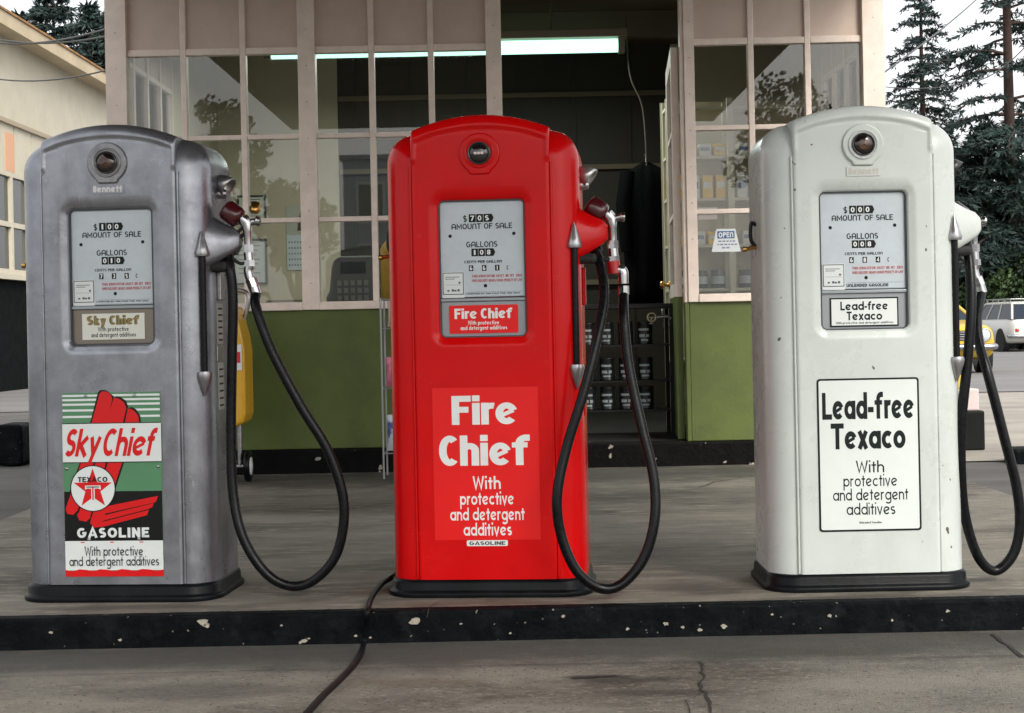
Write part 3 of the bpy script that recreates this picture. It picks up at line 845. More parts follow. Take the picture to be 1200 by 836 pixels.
# ------------------------------------------------------------------ yellow cart and wire rack against the office
a = P(284, 555, 8.55)
r = thing('yellow_cart', 'yellow upright service cart on white-hubbed wheels behind the grey pump', 'cart', (-1.62, 8.5, 0))
body = [(-.16, .33), (.10, .31), (.145, .33), (.16, .38), (.16, .72), (.15, .80), (.11, .97), (-.16, .97)]
MB().prism_xz(body, -.14, .14).build('cabinet', mat('yellow_enamel', (.70, .38, .015), .32, var=.06, coat=.3), r, .02, seg=3)
for sx in (-1, 1):
    wh = MB(); wh.lathe((sx * .13 - (.025 if sx < 0 else -.0), 0, .085), (1, 0, 0), [(0, .05), (0, .08), (.008, .086), (.022, .086), (.03, .08), (.03, .05)], 24)
    wo = wh.build('wheel', rubber, r)
    hb = MB(); hb.lathe((sx * .13 + (.03 if sx > 0 else -.027), 0, .085), (1, 0, 0), [(-.004, .052), (.003, .05), (.005, .02), (.008, .012)], 20); hb.build('hub', white_ink, wo)
b = MB(); b.tube([(-.12, 0, .085), (.15, 0, .085)], .012, 8); b.tube([(-.1, 0, .09), (-.1, 0, .34)], .014, 8); b.tube([(.1, 0, .09), (.1, 0, .34)], .014, 8)
b.build('carriage', dullmetal, r)
MB().tube(spline([(.13, .06, .9), (.155, .06, 1.02), (.1, .06, 1.06), (-.1, .06, 1.06)]), .012, 8).build('handle', dullmetal, r)
b = MB(); b.box(.075, .145, -.1425, -.1405, .62, .76); ob = b.build('label', white_ink, r)
b = MB(); b.box(.085, .138, -.1435, -.1425, .66, .72); b.build('label_print', red_ink, ob)
a = P(452, 553, 8.6)
r = thing('wire_rack', 'thin grey wire display rack beside the red pump at the office wall', 'rack', (a.x + .17, 8.6, 0))
b = MB()
for x in (-.17, .17):
    for y in (-.12, .12): b.tube([(x, y, 0), (x, y, 1.0)], .006, 6)
for z in (.14, .5, .83, .99):
    for x in (-.17, .17): b.tube([(x, -.12, z), (x, .12, z)], .004, 6)
    for y in (-.12, .12): b.tube([(-.17, y, z), (.17, y, z)], .004, 6)
    for k in range(1, 6): b.tube([(-.17 + k * .057, -.12, z), (-.17 + k * .057, .12, z)], .0025, 5)
b.build('wire_frame', mat('wire_grey', (.3, .31, .31), .4, .6), r)


def bag(x, y, z, w_, h_, m, label):
    b = MB(); rings = []
    for t_ in range(9):
        q = t_ / 8; th = .035 * math.sin(PI * min(1, max(0, q))) ** .5 + .003
        ww = w_ / 2 * (1 - .12 * math.sin(PI * q))
        rings.append([(ww * math.cos(2 * PI * k / 16), th * math.sin(2 * PI * k / 16), h_ * q) for k in range(16)])
    b.ring_loft(rings)
    return tag(b.build('snack_bag', m, loc=(x, y, z)), label, 'bag', 'bags on the wire rack')


bag(a.x + .08, 8.55, .51, .13, .16, mat('pink_bag', (.62, .16, .25), .35, var=.3, vscale=20), 'pink snack bag on the upper part of the wire rack')
bag(a.x + .08, 8.55, .15, .13, .2, mat('blue_white_bag', (.55, .58, .66), .35, dark=(.05, .08, .3), dscale=14, dlo=.48, dhi=.56), 'blue and white snack bag on the lower part of the wire rack')
bag(a.x + .09, 8.55, .84, .12, .14, mat('pale_pink_bag', (.6, .38, .36), .35, var=.2, vscale=20), 'pale pink packet on the top of the wire rack')

# ------------------------------------------------------------------ FUEL PUMPS
HW = 0.2165                    # half width of the front panel
VF = -0.202                    # front plane of the panel (local y)


def ztop(u): return 1.455 + .044 * (1 - (u / HW) ** 2)


OX, OZ0, OZ1, OR = .134, .807, 1.233, .018    # window opening


def sdf_open(u, z):
    cz = (OZ0 + OZ1) / 2; qx = abs(u) - (OX - OR); qz = abs(z - cz) - ((OZ1 - OZ0) / 2 - OR)
    return math.hypot(max(qx, 0), max(qz, 0)) + min(max(qx, qz), 0) - OR


def plan(W, vf, vb, r, notch):
    r = max(r, .008); out = []
    for cx, cy, a0 in ((W - r, vf + r, -90), (W - r, vb - r, 0), (-W + r, vb - r, 90), (-W + r, vf + r, 180)):
        for k in range(11):
            a = rad(a0 + 9 * k); out.append((cx + r * math.cos(a), cy + r * math.sin(a)))
    if notch:
        nv = max(-.13, vf + .002); xn = min(.205, W - r - .001)
        out += [(-xn, vf), (-xn, nv), (xn, nv), (xn, vf)]
    return out


def shell_mesh():
    mb = MB(); rings = []
    st = [(.052, 0), (.06, 0), (.7, 0), (1.355, 0)] + [(1.355 + .098 * math.sin(rad(a)), .087 * (1 - math.cos(rad(a)))) for a in range(9, 91, 9)]
    for z, ins in st:
        rings.append([(x, y, z) for x, y in plan(.305 - ins, -.19 + ins, .19 - ins, .088 - ins * .7, True)])
    mb.ring_loft(rings)
    return mb


def panel_mesh():
    mb = MB()
    e = [0, .0008, .0025, .0055, .010]
    us = [-HW + q for q in e]; n = 90
    for k in range(1, n): us.append(-HW + .010 + (2 * HW - .02) * k / n)
    us += [HW - q for q in reversed(e)]
    zs = [.054, .0545] + [.06 + .0047 * k for k in range(254)]
    zA = zs[-1]
    NT = 34
    cols = []
    for u in us:
        col = []
        zt = ztop(u)
        zz = zs + [zA + (zt - zA) * math.sin(PI / 2 * (k / NT)) ** .9 for k in range(1, NT + 1)]
        for z in zz:
            y = VF
            d = sdf_open(u, z)
            y += .034 * (1 - sstep(-.004, .003, d)) + .009 * (1 - sstep(0, .030, d)) * (1 if d > 0 else 1)
            dt = zt - z; r = .034
            if dt < r: y += r - math.sqrt(max(0, r * r - (r - dt) ** 2))
            ds = HW - abs(u); r = .010
            if ds < r: y += r - math.sqrt(max(0, r * r - (r - ds) ** 2))
            # the pressed cap stands proud of the door below it
            q_ = max(sstep(.0425, .0390, dt), sstep(HW - .0150, HW - .0122, abs(u)) * sstep(1.350, 1.3535, z))
            y -= .0055 * q_ - .0022 * (1 - sstep(.0, .0035, abs(dt - .0455))) * (1 if abs(u) < HW - .016 else 0)
            col.append((u, y, z))
        for v in (-.12, 0, .12, .16): col.append((u, v, zt))
        for k in range(1, 7):
            a = rad(15 * k); col.append((u, .16 + .03 * math.sin(a), zt - .03 * (1 - math.cos(a))))
        col.append((u, .19, 1.40))
        cols.append(col)
    nc = len(cols[0]); vs = [p for c in cols for p in c]; fs = []
    for i in range(len(cols) - 1):
        for j in range(nc - 1):
            fs.append((i * nc + j, (i + 1) * nc + j, (i + 1) * nc + j + 1, i * nc + j + 1))
    mb.add(vs, fs, 0, True)
    # sides of panel and cap
    for c, sgn in ((cols[0], 1), (cols[-1], -1)):
        nf = len(zs) + NT
        side = c[:nf]; back = [(p[0] - 0.0 * sgn, -.150, p[2]) for p in side]
        a = side + back; m = len(side)
        f = [(k, k + 1, m + k + 1, m + k) if sgn < 0 else (k + 1, k, m + k, m + k + 1) for k in range(m - 1)]
        mb.add(a, f)
        top = [(c[0][0], v, c[nf][2]) for v in (-.150, -.12, 0, .12, .16, .175)]
        bot = [(c[0][0], v, 1.38) for v in (-.150, -.12, 0, .12, .16, .175)]
        m = 6; f = [(m + k, m + k + 1, k + 1, k) if sgn < 0 else (m + k + 1, m + k, k, k + 1) for k in range(5)]
        mb.add(top + bot, f)
    return mb


def plinth_mesh():
    mb = MB(); rings = []
    for z, o in ((0, .014), (.010, .016), (.016, .014), (.019, .008), (.024, .005), (.042, .004), (.050, .000), (.053, -.012), (.053, -.05)):
        rings.append([(x, y, z) for x, y in plan(.309 + o, -.205 - o, .195 + o, .09 + o, False)])
    return mb.ring_loft(rings)


SHARED = {}


def shared(name, fn, m, parent):
    """mesh data built once and shared by the three pumps, with its own material on each"""
    if name not in SHARED: SHARED[name] = fn()
    return SHARED[name].build(name, m, parent)


def sheet(mb, poly, y, mi=0):
    """thin painted layer facing the street"""
    mb.add([(x, y, z) for x, z in poly], [tuple(range(len(poly)))], mi); return mb


def rect(x0, x1, z0, z1): return [(x0, z0), (x1, z0), (x1, z1), (x0, z1)]


def gas_pump(kind, label, X0, YF, yaw, paint, capm, ringm, spec):
    # root stands at the middle of the base; YF is the distance of the front plane
    cy, sy = math.cos(yaw), math.sin(yaw)
    root = thing('fuel_pump', label, 'fuel pump', (X0 + VF * sy * 1.0, YF - VF * cy, 0), yaw, 'fuel pumps on the island')
    inv = root.matrix_world.inverted()

    def L(px, py, Y): return inv @ P(px, py, Y)
    shared('shell', shell_mesh, paint, root)
    fp = shared('front_panel', panel_mesh, paint, root)
    shared('plinth', plinth_mesh, mat('plinth_black', (.004, .005, .006), .35, spec=.12, var=.4, vscale=9, dark=(.010, .010, .009), dscale=8, dlo=.6, dhi=.75, bump=.15, bscale=30), root)
    for s_ in (-1, 1):
        MB().tube([(s_ * (HW + .0035), -.1935, .056), (s_ * (HW + .0035), -.1935, 1.345)], .0042, 8).build('seam_trim', paint, root)
    # dial
    fy = VF + .036
    df = MB(); df.box(-OX + .001, OX - .001, fy - .010, fy - .003, .931, OZ1 - .002)
    dial = df.build('dial_face', dialglass_grey, root, .004)
    y1 = fy - .0106
    b = MB(); lo = MB(); rd = MB(); wh = MB()
    # money row
    zc = 1.165; ch = .025
    text(b, '$', -.052, zc + .002, .019, y1, .012, w=.14)

    def wheels(s, x0, z, wd, hgt, gap, arrow):
        x = x0
        for c in s:
            sheet(b, rect(x, x + wd, z, z + hgt), y1)
            text(wh, c, x + wd / 2, z + hgt * .18, hgt * .64, y1 - .0004, wd * (.26 if c in '1I' else .55), w=.2)
            x += wd + gap
        if arrow: sheet(b, [(x - gap, z), (x + .003, z), (x + .009, z + hgt / 2), (x + .003, z + hgt), (x - gap, z + hgt)], y1)
    wheels(spec['sale'], -.040, zc, .0215, ch, .0015, True)
    text(b, 'AMOUNT OF SALE', 0, 1.1435, .0175, y1, .190, w=.17)
    text(b, 'GALLONS', -.001, 1.0865, .018, y1, .098, w=.17)
    wheels(spec['gal'], -.034, 1.0585, .0205, .024, .0015, True)
    text(b, 'CENTS PER GALLON', .002, 1.037, .0085, y1, .118, w=.2)
    for k, c in enumerate(spec['cents']):
        x = -.043 + k * .041
        sheet(b, rect(x, x + .014, 1.0125, 1.0305), y1); text(wh, c, x + .007, 1.015, .013, y1 - .0004, .003 if c == '1' else .008, w=.2)
    text(b, 'c', .078, 1.0145, .02, y1, .006, w=.16)
    text(rd, 'THIS INDICATOR MUST BE AT ZERO', .044, .992, .0085, y1, .158, w=.2)
    text(rd, 'WHEN DELIVERY BEGINS UNDER PENALTY OF LAW', .044, .978, .0085, y1, .158, w=.2)
    for x, z in ((-.100, 1.123), (.100, 1.127), (.008, .966)):
        sheet(b, disc(x, z, .0055, 14), y1)
    if spec.get('unleaded'): text(b, 'UNLEADED GASOLINE', .012, .938, .0095, y1, .13, w=.22)
    else: text(b, 'COMPUTED BY THIS PUMP FOR THIS SALE', .03, .9395, .0045, y1, .17, w=.2)
    sheet(b, rect(-.05, .122, .9505, .9512) if spec.get('unleaded') else rect(-.05, .122, .9465, .9472), y1)
    b.build('lettering', ink, dial); rd.build('warning_text', mat('warning_red', (.42, .06, .07), .5), dial); wh.build('digits', white_ink, dial)
    st = MB(); st.box(-.128, -.058, y1 - .0012, y1, .93, 1.011)
    st.box(-.126, -.060, y1 - .0016, y1 - .0012, .9400, 1.009, 1); st.box(-.1235, -.0625, y1 - .002, y1 - .0016, .9425, 1.0065)
    for k, wd in enumerate((.045, .03)): st.box(-.118, -.118 + wd, y1 - .0023, y1 - .002, .9940 - k * .006, .9960 - k * .006, 1)
    st.box(-.118, -.068, y1 - .0023, y1 - .002, .9700, .9708, 1); st.box(-.076, -.070, y1 - .0023, y1 - .002, .9740, .9800, 1)
    for k, x in enumerate((-.112, -.098, -.09, -.08)): st.box(x, x + .007, y1 - .0023, y1 - .002, .9500, .9550 + .002 * (k % 2), 1)
    st.build('inspection_sticker', [mat('sticker_white', (.62, .66, .66), .5), mat('sticker_border', (.05, .07, .08), .5)], dial)
    # trim bar and lower bay
    b = MB(); b.box(-OX + .001, OX - .001, fy - .016, fy - .003, .918, .9285); b.build('trim_bar', mat('trim_bar', (.28, .31, .33), .3, .7), root, .002)
    b = MB(); b.box(-OX + .001, OX - .001, fy - .008, fy - .003, OZ0 + .002, .917); b.build('lower_bay', spec['bay'], root)
    # gasket ring
    b = MB(); po = rrect(-OX - .001, OX + .001, OZ0 - .001, OZ1 + .001, OR, 8); pi_ = rrect(-OX + .003, OX - .003, OZ0 + .003, OZ1 - .003, OR - .004, 8)
    n = len(po); yg = VF + .018
    vs = [(x, yg, z) for x, z in po] + [(x, yg, z) for x, z in pi_] + [(x, yg + .012, z) for x, z in pi_]
    b.add(vs, [(k, (k + 1) % n, n + (k + 1) % n, n + k) for k in range(n)] + [(n + k, n + (k + 1) % n, 2 * n + (k + 1) % n, 2 * n + k) for k in range(n)])
    b.build('window_gasket', mat('gasket', (.045, .05, .055), .5), root)
    # grade plate in the lower bay
    yb = fy - .0085
    a_ = MB()
    if kind == 'grey':
        a_.box(-.101, .101, yb - .003, yb, .822, .904); pl = a_.build('grade_plate', mat('plate_cream', (.62, .63, .57), .45), root)
        t = MB(); text(t, 'Sky Chief', .0, .868, .030, yb - .0032, .172, w=.27, xh=.70, track=.03, space=.2, cond=.8); t.build('shadow_lettering', mat('gold_dark', (.10, .085, .03), .5), pl)
        t = MB(); text(t, 'Sky Chief', -.001, .8685, .029, yb - .0036, .170, w=.17, xh=.70, track=.15, space=.2, cond=.8); t.build('lettering', mat('gold_paint', (.25, .19, .06), .4, .3), pl)
        t = MB(); text(t, 'With protective', .0, .848, .014, yb - .0032, .10, w=.17); text(t, 'and detergent additives', 0, .830, .014, yb - .0032, .145, w=.17); t.build('small_lettering', ink, pl)
    elif kind == 'red':
        a_.prism_xz(rrect(-.108, .108, .818, .906, .004, 3), yb - .003, yb); pl = a_.build('grade_plate', spec['signred'], root)
        t = MB(); text(t, 'Fire Chief', .0, .864, .032, yb - .0034, .182, w=.2, xh=.74, track=.05, space=.18, cond=.75); t.build('lettering', white_ink, pl)
        t = MB(); text(t, 'With protective', .0, .845, .013, yb - .0034, .098, w=.2); text(t, 'and detergent additives', 0, .829, .013, yb - .0034, .146, w=.2); t.build('small_lettering', white_ink, pl)
    else:
        a_.box(-.106, .106, yb - .003, yb, .815, .905, 1); a_.box(-.1015, .1015, yb - .0036, yb - .003, .8195, .9005, 0)
        pl = a_.build('grade_plate', [mat('plate_white', (.66, .70, .69), .4), ink], root)
        t = MB(); text(t, 'Lead-free', .0, .866, .027, yb - .0040, .148, w=.2, xh=.70, track=.07); text(t, 'Texaco', 0, .835, .027, yb - .0040, .11, w=.2, xh=.70, track=.07)
        text(t, 'With protective and detergent additives', 0, .8235, .0075, yb - .0040, .178, w=.16); t.build('lettering', ink, pl)
    # lock medallion
    b = MB(); pts = []
    for k in range(41):
        a0 = rad(-90 + 35 + (360 - 70) * k / 40); pts.append((.064 * math.cos(a0), 1.376 + .064 * math.sin(a0)))
    pts = [(-.03, 1.311), (.03, 1.311)] + pts
    b.prism_xz(pts, VF - .009, VF + .002)
    md = b.build('medallion', ringm, root, .005, seg=3)
    b = MB(); rr_ = [(0, .046), (.003, .046), (.003, .040)]
    b.lathe((0, VF - .008, 1.376), (0, -1, 0), [(0, .047), (.005, .046), (.006, .042), (.002, .039)], 36); b.build('rim', ringm, md)
    b = MB(); b.lathe((0, VF - .0095, 1.376), (0, -1, 0), [(0, .036), (.006, .0355), (.009, .032), (.004, .030)], 32); b.lathe((0, VF - .013, 1.376), (0, -1, 0), [(0, .031), (.006, .025), (.009, .014), (.010, .001)], 28)
    b.build('lens', mat('lens_black', (.008, .006, .006), .08, coat=.6), md)
    if kind != 'red':
        b = MB(); pts = [(.004 + .014 * k / 50) for k in range(51)]
        b.tube([(r_ * math.cos(k * .38), VF - .0225 + .06 * (r_ * r_) * 10, 1.376 + r_ * math.sin(k * .38)) for k, r_ in enumerate(pts)], .0009, 6); b.build('emblem', mat('copper', (.26, .12, .07), .35, 1.0), md)
    else:
        b = MB(); text(b, 'BBB', 0, 1.371, .008, VF - .0232, .03, w=.3); b.build('emblem', mat('copper_pale', (.5, .4, .38), .3, 1.0), md)
    # raised maker's name below
    b = MB(); text(b, 'Bennett', 0, 1.284, .021, VF - .0032, .094, w=.24, xh=.72, track=.07)
    b.box(-.052, .052, VF - .0028, VF + .001, 1.279, 1.309, 1)
    b.build('maker_plate', [spec['raised'], paint], root)
    # large advert
    if kind == 'grey': sky_sign(root)
    elif kind == 'red': red_sign(root, spec)
    else: white_sign(root)
    # nozzle boot on the right side
    zt = 1.222
    rings = []
    for q in range(9):
        t = q / 8
        x = .262 + .128 * t; hw_ = .078 * (1 - t) + .032 * t; zt_ = 1.238 - .076 * t - .008 * math.sin(PI * t); zb = 1.035 + .068 * t ** 1.3
        if q == 8: hw_ *= .6; zt_ -= .010; zb += .006
        ring = []
        for k in range(17):
            a = rad(180 - 180 * k / 16)
            ring.append((x, -.085 + hw_ * math.cos(a), zb + (zt_ - zb) * (.15 + .85 * max(0, math.sin(a)) ** .6)))
        ring += [(x, -.085 + hw_ * .9, zb), (x, -.085 - hw_ * .9, zb)]
        rings.append(ring)
    MB().ring_loft(rings).build('nozzle_boot', paint, root)
    b = MB(); b.box(.29, .355, -.13, -.045, 1.03, 1.062); b.build('boot_lining', mat('boot_dark', (.01, .01, .01), .7), root, .012)
    # bell shaped lever guard above the boot
    b = MB(); b.lathe((.298, -.02, 1.335), (.8, -.15, -.6), [(0, .004), (.006, .020), (.03, .030), (.052, .034), (.052, .029), (.02, .02)], 20)
    b.lathe((.30, -.02, 1.285), (1, 0, 0), [(0, .016), (.02, .016), (.03, .012)], 12)
    b.build('lever_guard', spec['guard'], root)
    # hose guard rod with spear ends
    ux, uv = .287, -.165
    gr = MB().tube([(ux, uv, .70), (ux, uv, 1.095)], .0105, 12).build('hose_guard', rubber, root)
    tipm = mat('spear_metal', (.36, .36, .37), .3, .85, var=.2, vscale=30) if kind != 'grey' else dullmetal
    MB().lathe((ux, uv, 1.078), (0, 0, 1), [(0, .022), (.010, .0245), (.03, .018), (.068, .006), (.080, .001)], 18).build('spear_tip', tipm, gr)
    MB().lathe((ux, uv, .715), (0, 0, -1), [(0, .022), (.010, .0245), (.03, .020), (.066, .006), (.078, .001)], 18).build('spear_tip', tipm, gr)
    # side label plates and padlock
    if kind == 'grey':
        for z0, z1 in ((.80, .93), (.59, .74)):
            b = MB(); b.box(.3045, .3065, -.075, -.015, z0, z1)
            for k in range(6): b.box(.3066, .3069, -.068, -.022, z0 + .01 + k * (z1 - z0) / 6.5, z0 + .016 + k * (z1 - z0) / 6.5, 1)
            b.build('side_label', [mat('label_steel', (.45, .45, .44), .4, .3), ink], root)
        b = MB(); b.box(.3045, .3075, -.085, -.005, .745, .795); b.build('side_plate', dullmetal, root, .003); b = MB(); b.box(.3045, .318, -.07, -.02, .94, 1.03); b.build('latch_plate', dullmetal, root, .003)
    else:
        b = MB(); b.box(.3045, .316, -.07, -.02, .90, 1.02); b.build('side_plate', paint, root, .003); b = MB(); b.box(.3045, .31, -.1, 0, .55, .60); b.build('latch_plate', paint, root, .003)
    b = MB(); b.tube(spline([(-.305, -.02, 1.145), (-.320, -.02, 1.15), (-.322, -.02, 1.10), (-.306, -.02, 1.075)]), .006, 8)
    b.build('hasp', blackpaint, root)
    b = MB(); b.tube([(-.306, -.02, 1.075), (-.340, -.035, 1.068)], .0065, 8); b.lathe((-.340, -.035, 1.068), (-1, 0, 0), [(0, .009), (.012, .009)], 10); b.build('padlock', brass, root)
    # nozzle
    A = L(*spec['anchor'])
    nz = MB()

    def q(du, dz, dv=0): return (A.x + du, A.y + dv, A.z + dz)
    nz.tube([q(-.012, .018), q(0, 0), q(.003, -.03), q(.004, -.075)], [.019, .021, .013, .0125], 14)
    nz.tube([q(0, 0), q(.018, .004), q(.030, .005), q(.034, .006), q(.044, .006)], [.011, .011, .012, .017, .015], 12)
    nz.tube([q(.004, -.068), q(.004, -.093)], .0185, 6, smooth=False)
    nz.tube([q(.004, -.092), q(.006, -.12)], .0155, 14)
    nz.tube([q(.006, -.118), q(.007, -.138)], .019, 6, smooth=False)
    if kind == 'red':
        nz.tube(spline([q(.006, -.138), q(.010, -.158), q(.026, -.162), q(.034, -.168), q(.035, -.19)], 5), .017, 14)
        nz.tube([q(.035, -.186), q(.035, -.205)], .0165, 14); nz.tube([q(.035, -.212), q(.035, -.24)], .0175, 8, smooth=False)
        E = q(.035, -.238); colr = [q(.004, -.133), q(.008, -.172)]
    else:
        nz.tube(spline([q(.007, -.136), q(.003, -.15), q(.006, -.17), q(.013, -.186)], 5), [.0155] * 16, 14)
        nz.tube([q(.010, -.178), q(.020, -.204)], .0195, 8, smooth=False); nz.tube([q(.020, -.204), q(.027, -.228)], .018, 14)
        E = q(.0265, -.226); colr = None
    nzo = nz.build('nozzle', chrome, root)
    b = MB(); b.lathe(q(-.072, .052, .0), (.80, 0, -.60), [(0, .012), (.004, .030), (.012, .034), (.050, .034), (.060, .031), (.066, .022)], 24); b.build('cap', capm, nzo)
    if kind == 'grey':
        b = MB(); b.lathe(q(.022, .036, .01), (.2, .4, 1), [(0, .014), (.012, .020), (.016, .014), (.03, .018), (.036, .006)], 14); b.build('knob', brass, nzo)
    if colr: MB().tube(colr, .0205, 14).build('collar', mat('red_band', (.45, .015, .015), .35), nzo)
    b = MB(); b.tube(spline([q(-.008, -.012, -.012), q(-.045, -.05, -.012), q(-.050, -.10, -.012), q(-.02, -.128, -.012), q(.004, -.12, -.006)], 6), .0055, 8)
    b.tube([q(-.005, -.03), q(-.038, -.06), q(-.034, -.10)], .006, 8); b.build('trigger_guard', mat('trigger_black', (.02, .02, .02), .4, .5), nzo)
    b = MB(); b.tube(spline([q(-.02, .01), q(-.05, .0, .01), q(-.075, -.03, .01), q(-.085, -.08, .01)], 5), .011, 10); b.build('spout', dullmetal, nzo)
    # hose
    pts = [Vector(E)] + [L(*p) for p in spec['hose']]
    MB().tube(spline(pts, 10), .0158, 14).build('hose', rubber, root)
    return root


def lsheet(mb, poly, y, mi): mb.add([(x, y, z) for x, z in poly], [tuple(range(len(poly)))], mi)


def sky_sign(root):
    W, H = .315, .578; x0, zt = -.160, .657
    y = VF - .003
    b = MB(); b.box(x0, x0 + W, y, VF + .0005, zt - H, zt)
    gm = mat('sign_green', (.075, .22, .11), .22, coat=.4, var=.05); rm = mat('sign_red', (.60, .006, .008), .3, spec=.35); bm = mat('sign_black', (.004, .005, .005), .3, spec=.3)
    wm = mat('sign_white', (.66, .70, .69), .25, coat=.3, var=.03)
    s = b.build('advert_sign', gm, root, .001)
    art = MB()                                    # 0 green 1 red 2 black 3 white

    def q(a, bb): return (x0 + a * W, zt - bb * W)

    def pl(pts, lay, mi): lsheet(art, [q(*p) for p in pts][::-1], y - .00025 - lay * .00022, mi)

    def bar(a0, a1, b0, b1, lay, mi): pl([(a0, b0), (a1, b0), (a1, b1), (a0, b1)], lay, mi)
    for bb in (.020, .062, .108, .166, .230): bar(.0, .995, bb, bb + .021, 0, 3)
    bar(0, 1, .985, 1.48, 0, 2)
    # upper feathers
    for k, (pts) in enumerate((
            [(.50, .31), (.62, .31), (.78, .31), (.775, .24), (.735, .19), (.69, .165), (.655, .175), (.64, .2)],
            [(.42, .31), (.615, .31), (.655, .16), (.63, .10), (.58, .065), (.535, .055), (.51, .075)],
            [(.295, .31), (.45, .31), (.515, .06), (.49, .012), (.45, -.008), (.405, -.008), (.385, .015)])):
        big = [(x - .016 if x < .5 else x + .020, z - .015 if z < .2 else z) for x, z in pts]
        pl(big, 1 + 2 * k, 2); pl(pts, 2 + 2 * k, 1)
    # shaft below the band
    pl([(.165, .70), (.62, .70), (.47, 1.12), (.42, 1.32), (.20, 1.26), (.02, 1.2), (.0, 1.13)], 1, 2)
    for k, pts in enumerate(([(.42, .70), (.60, .70), (.45, 1.12), (.40, 1.31), (.31, 1.345), (.265, 1.31), (.27, 1.26)],
                             [(.30, .70), (.44, .70), (.27, 1.24), (.22, 1.285), (.15, 1.27), (.13, 1.22)],
                             [(.18, .70), (.32, .70), (.135, 1.17), (.09, 1.215), (.03, 1.205), (.012, 1.16)])):
        pl(pts, 2 + k, 1)
    pl([(.26, 1.29), (.40, 1.14), (.96, 1.035), (.94, 1.09), (.915, 1.105), (.90, 1.145), (.87, 1.16), (.845, 1.225), (.40, 1.335), (.30, 1.345)], 5, 1)
    pl([(.42, 1.205), (.93, 1.10), (.905, 1.11), (.41, 1.222)], 6, 2); pl([(.40, 1.275), (.88, 1.16), (.86, 1.175), (.38, 1.29)], 6, 2)
    for pts in ([(.435, .70), (.455, .70), (.275, 1.25), (.262, 1.24)], [(.312, .70), (.33, .70), (.145, 1.205), (.13, 1.19)]):
        pl(pts, 6, 2)
    # white band
    bar(0, 1, .302, .70, 7, 2); bar(-.004, 1.004, .311, .691, 8, 3)
    # roundel
    cx, cz = .298, .955

    def cpoly(r, lay, mi, n=40): pl([(cx + r * math.cos(2 * PI * k / n), cz + r * math.sin(2 * PI * k / n)) for k in range(n)], lay, mi)
    cpoly(.232, 8, 2); cpoly(.222, 9, 3)
    stp = []
    for k in range(10):
        r = .205 if k % 2 == 0 else .082; a = -PI / 2 + k * PI / 5; stp.append((cx + r * math.cos(a), cz + .005 + r * math.sin(a)))
    pl(stp, 10, 1)
    pl([(cx - .078, cz - .03), (cx + .078, cz - .03), (cx + .082, cz + .012), (cx + .056, cz + .0), (cx + .017, cz - .0), (cx + .017, cz + .118), (cx + .03, cz + .128), (cx - .03, cz + .128), (cx - .017, cz + .118), (cx - .017, cz), (cx - .056, cz), (cx - .082, cz + .012)], 11, 3)
    pl([(cx - .066, cz - .02), (cx + .066, cz - .02), (cx + .066, cz - .010), (cx - .066, cz - .010)], 12, 2)
    pl([(cx - .007, cz - .010), (cx + .007, cz - .010), (cx + .007, cz + .115), (cx - .007, cz + .115)], 12, 1)
    # sticker and torn red edge
    bar(0, 1.0, 1.478, 1.77, 1, 3)
    pl([(0, 1.765)] + [(k / 14, 1.765 + (.012 if k % 3 == 1 else -.006 if k % 3 == 2 else .0)) for k in range(1, 14)] + [(1, 1.765), (1, 1.832), (0, 1.832)], 2, 1)
    for k in range(3): bar(.16 + k * .3, .20 + k * .3, 1.487, 1.497, 2, 1)
    art.build('picture', [gm, rm, bm, wm], s)
    yl = y - .0030
    t = MB()
    p = q(.48, .635); text(t, 'Sky Chief', p[0] - .006, p[1], .087, yl, .288, w=.19, xh=.70, track=.05, shear=.22, space=.07)
    t.build('script_lettering', rm, s)
    t = MB(); p = q(cx, cz - .065); text(t, 'TEXACO', p[0], p[1], .016, yl - .0009, .096, plain=True, w=.2)
    p = q(.5, 1.60); text(t, 'With protective', p[0], q(0, 1.625)[1], .0300, yl, .188, w=.115)
    text(t, 'and detergent additives', p[0], q(0, 1.725)[1], .0300, yl, .288, w=.115)
    t.build('dark_lettering', ink, s)
    t = MB(); text(t, 'GASOLINE', q(.495, 0)[0], q(0, 1.445)[1], .031, yl, .232, plain=True, w=.24, track=.13); t.build('white_lettering', wm, s)
    t = MB()
    for a_, b_ in ((.03, .755), (.965, .745), (.245, 1.462), (.755, 1.462), (.24, .035), (.74, .035)):
        p = q(a_, b_); t.lathe((p[0], y - .0005, p[1]), (0, -1, 0), [(0, .0055), (.002, .0045), (.0026, .001)], 12)
    t.build('screws', dullmetal, s)


def red_sign(root, spec):
    y = VF - .0012
    b = MB(); b.box(-.163, .166, y, VF + .0005, .177, .650); s = b.build('advert_sign', spec['signred'], root)
    yl = y - .0004; t = MB()
    text(t, 'Fire', -.000, .535, .090, yl, .206, w=.205, xh=.75, track=.035, cond=.74)
    text(t, 'Chief', -.002, .408, .094, yl, .286, w=.205, xh=.75, track=.035, cond=.74)
    for line, z, wd in (('With', .335, .087), ('protective', .2865, .168), ('and detergent', .238, .232), ('additives', .1905, .15)):
        text(t, line, .002, z, .040, yl, wd, w=.16, xh=.68)
    t.build('lettering', white_ink, s)
    t = MB(); t.prism_xz(rrect(-.064, .064, .158, .176, .004, 3), VF - .0012, VF + .0005)
    tg = t.build('grade_tag', white_ink, root)
    t = MB(); text(t, 'GASOLINE', 0, .1615, .011, VF - .0016, .112, plain=True, w=.2); t.build('lettering', ink, tg)


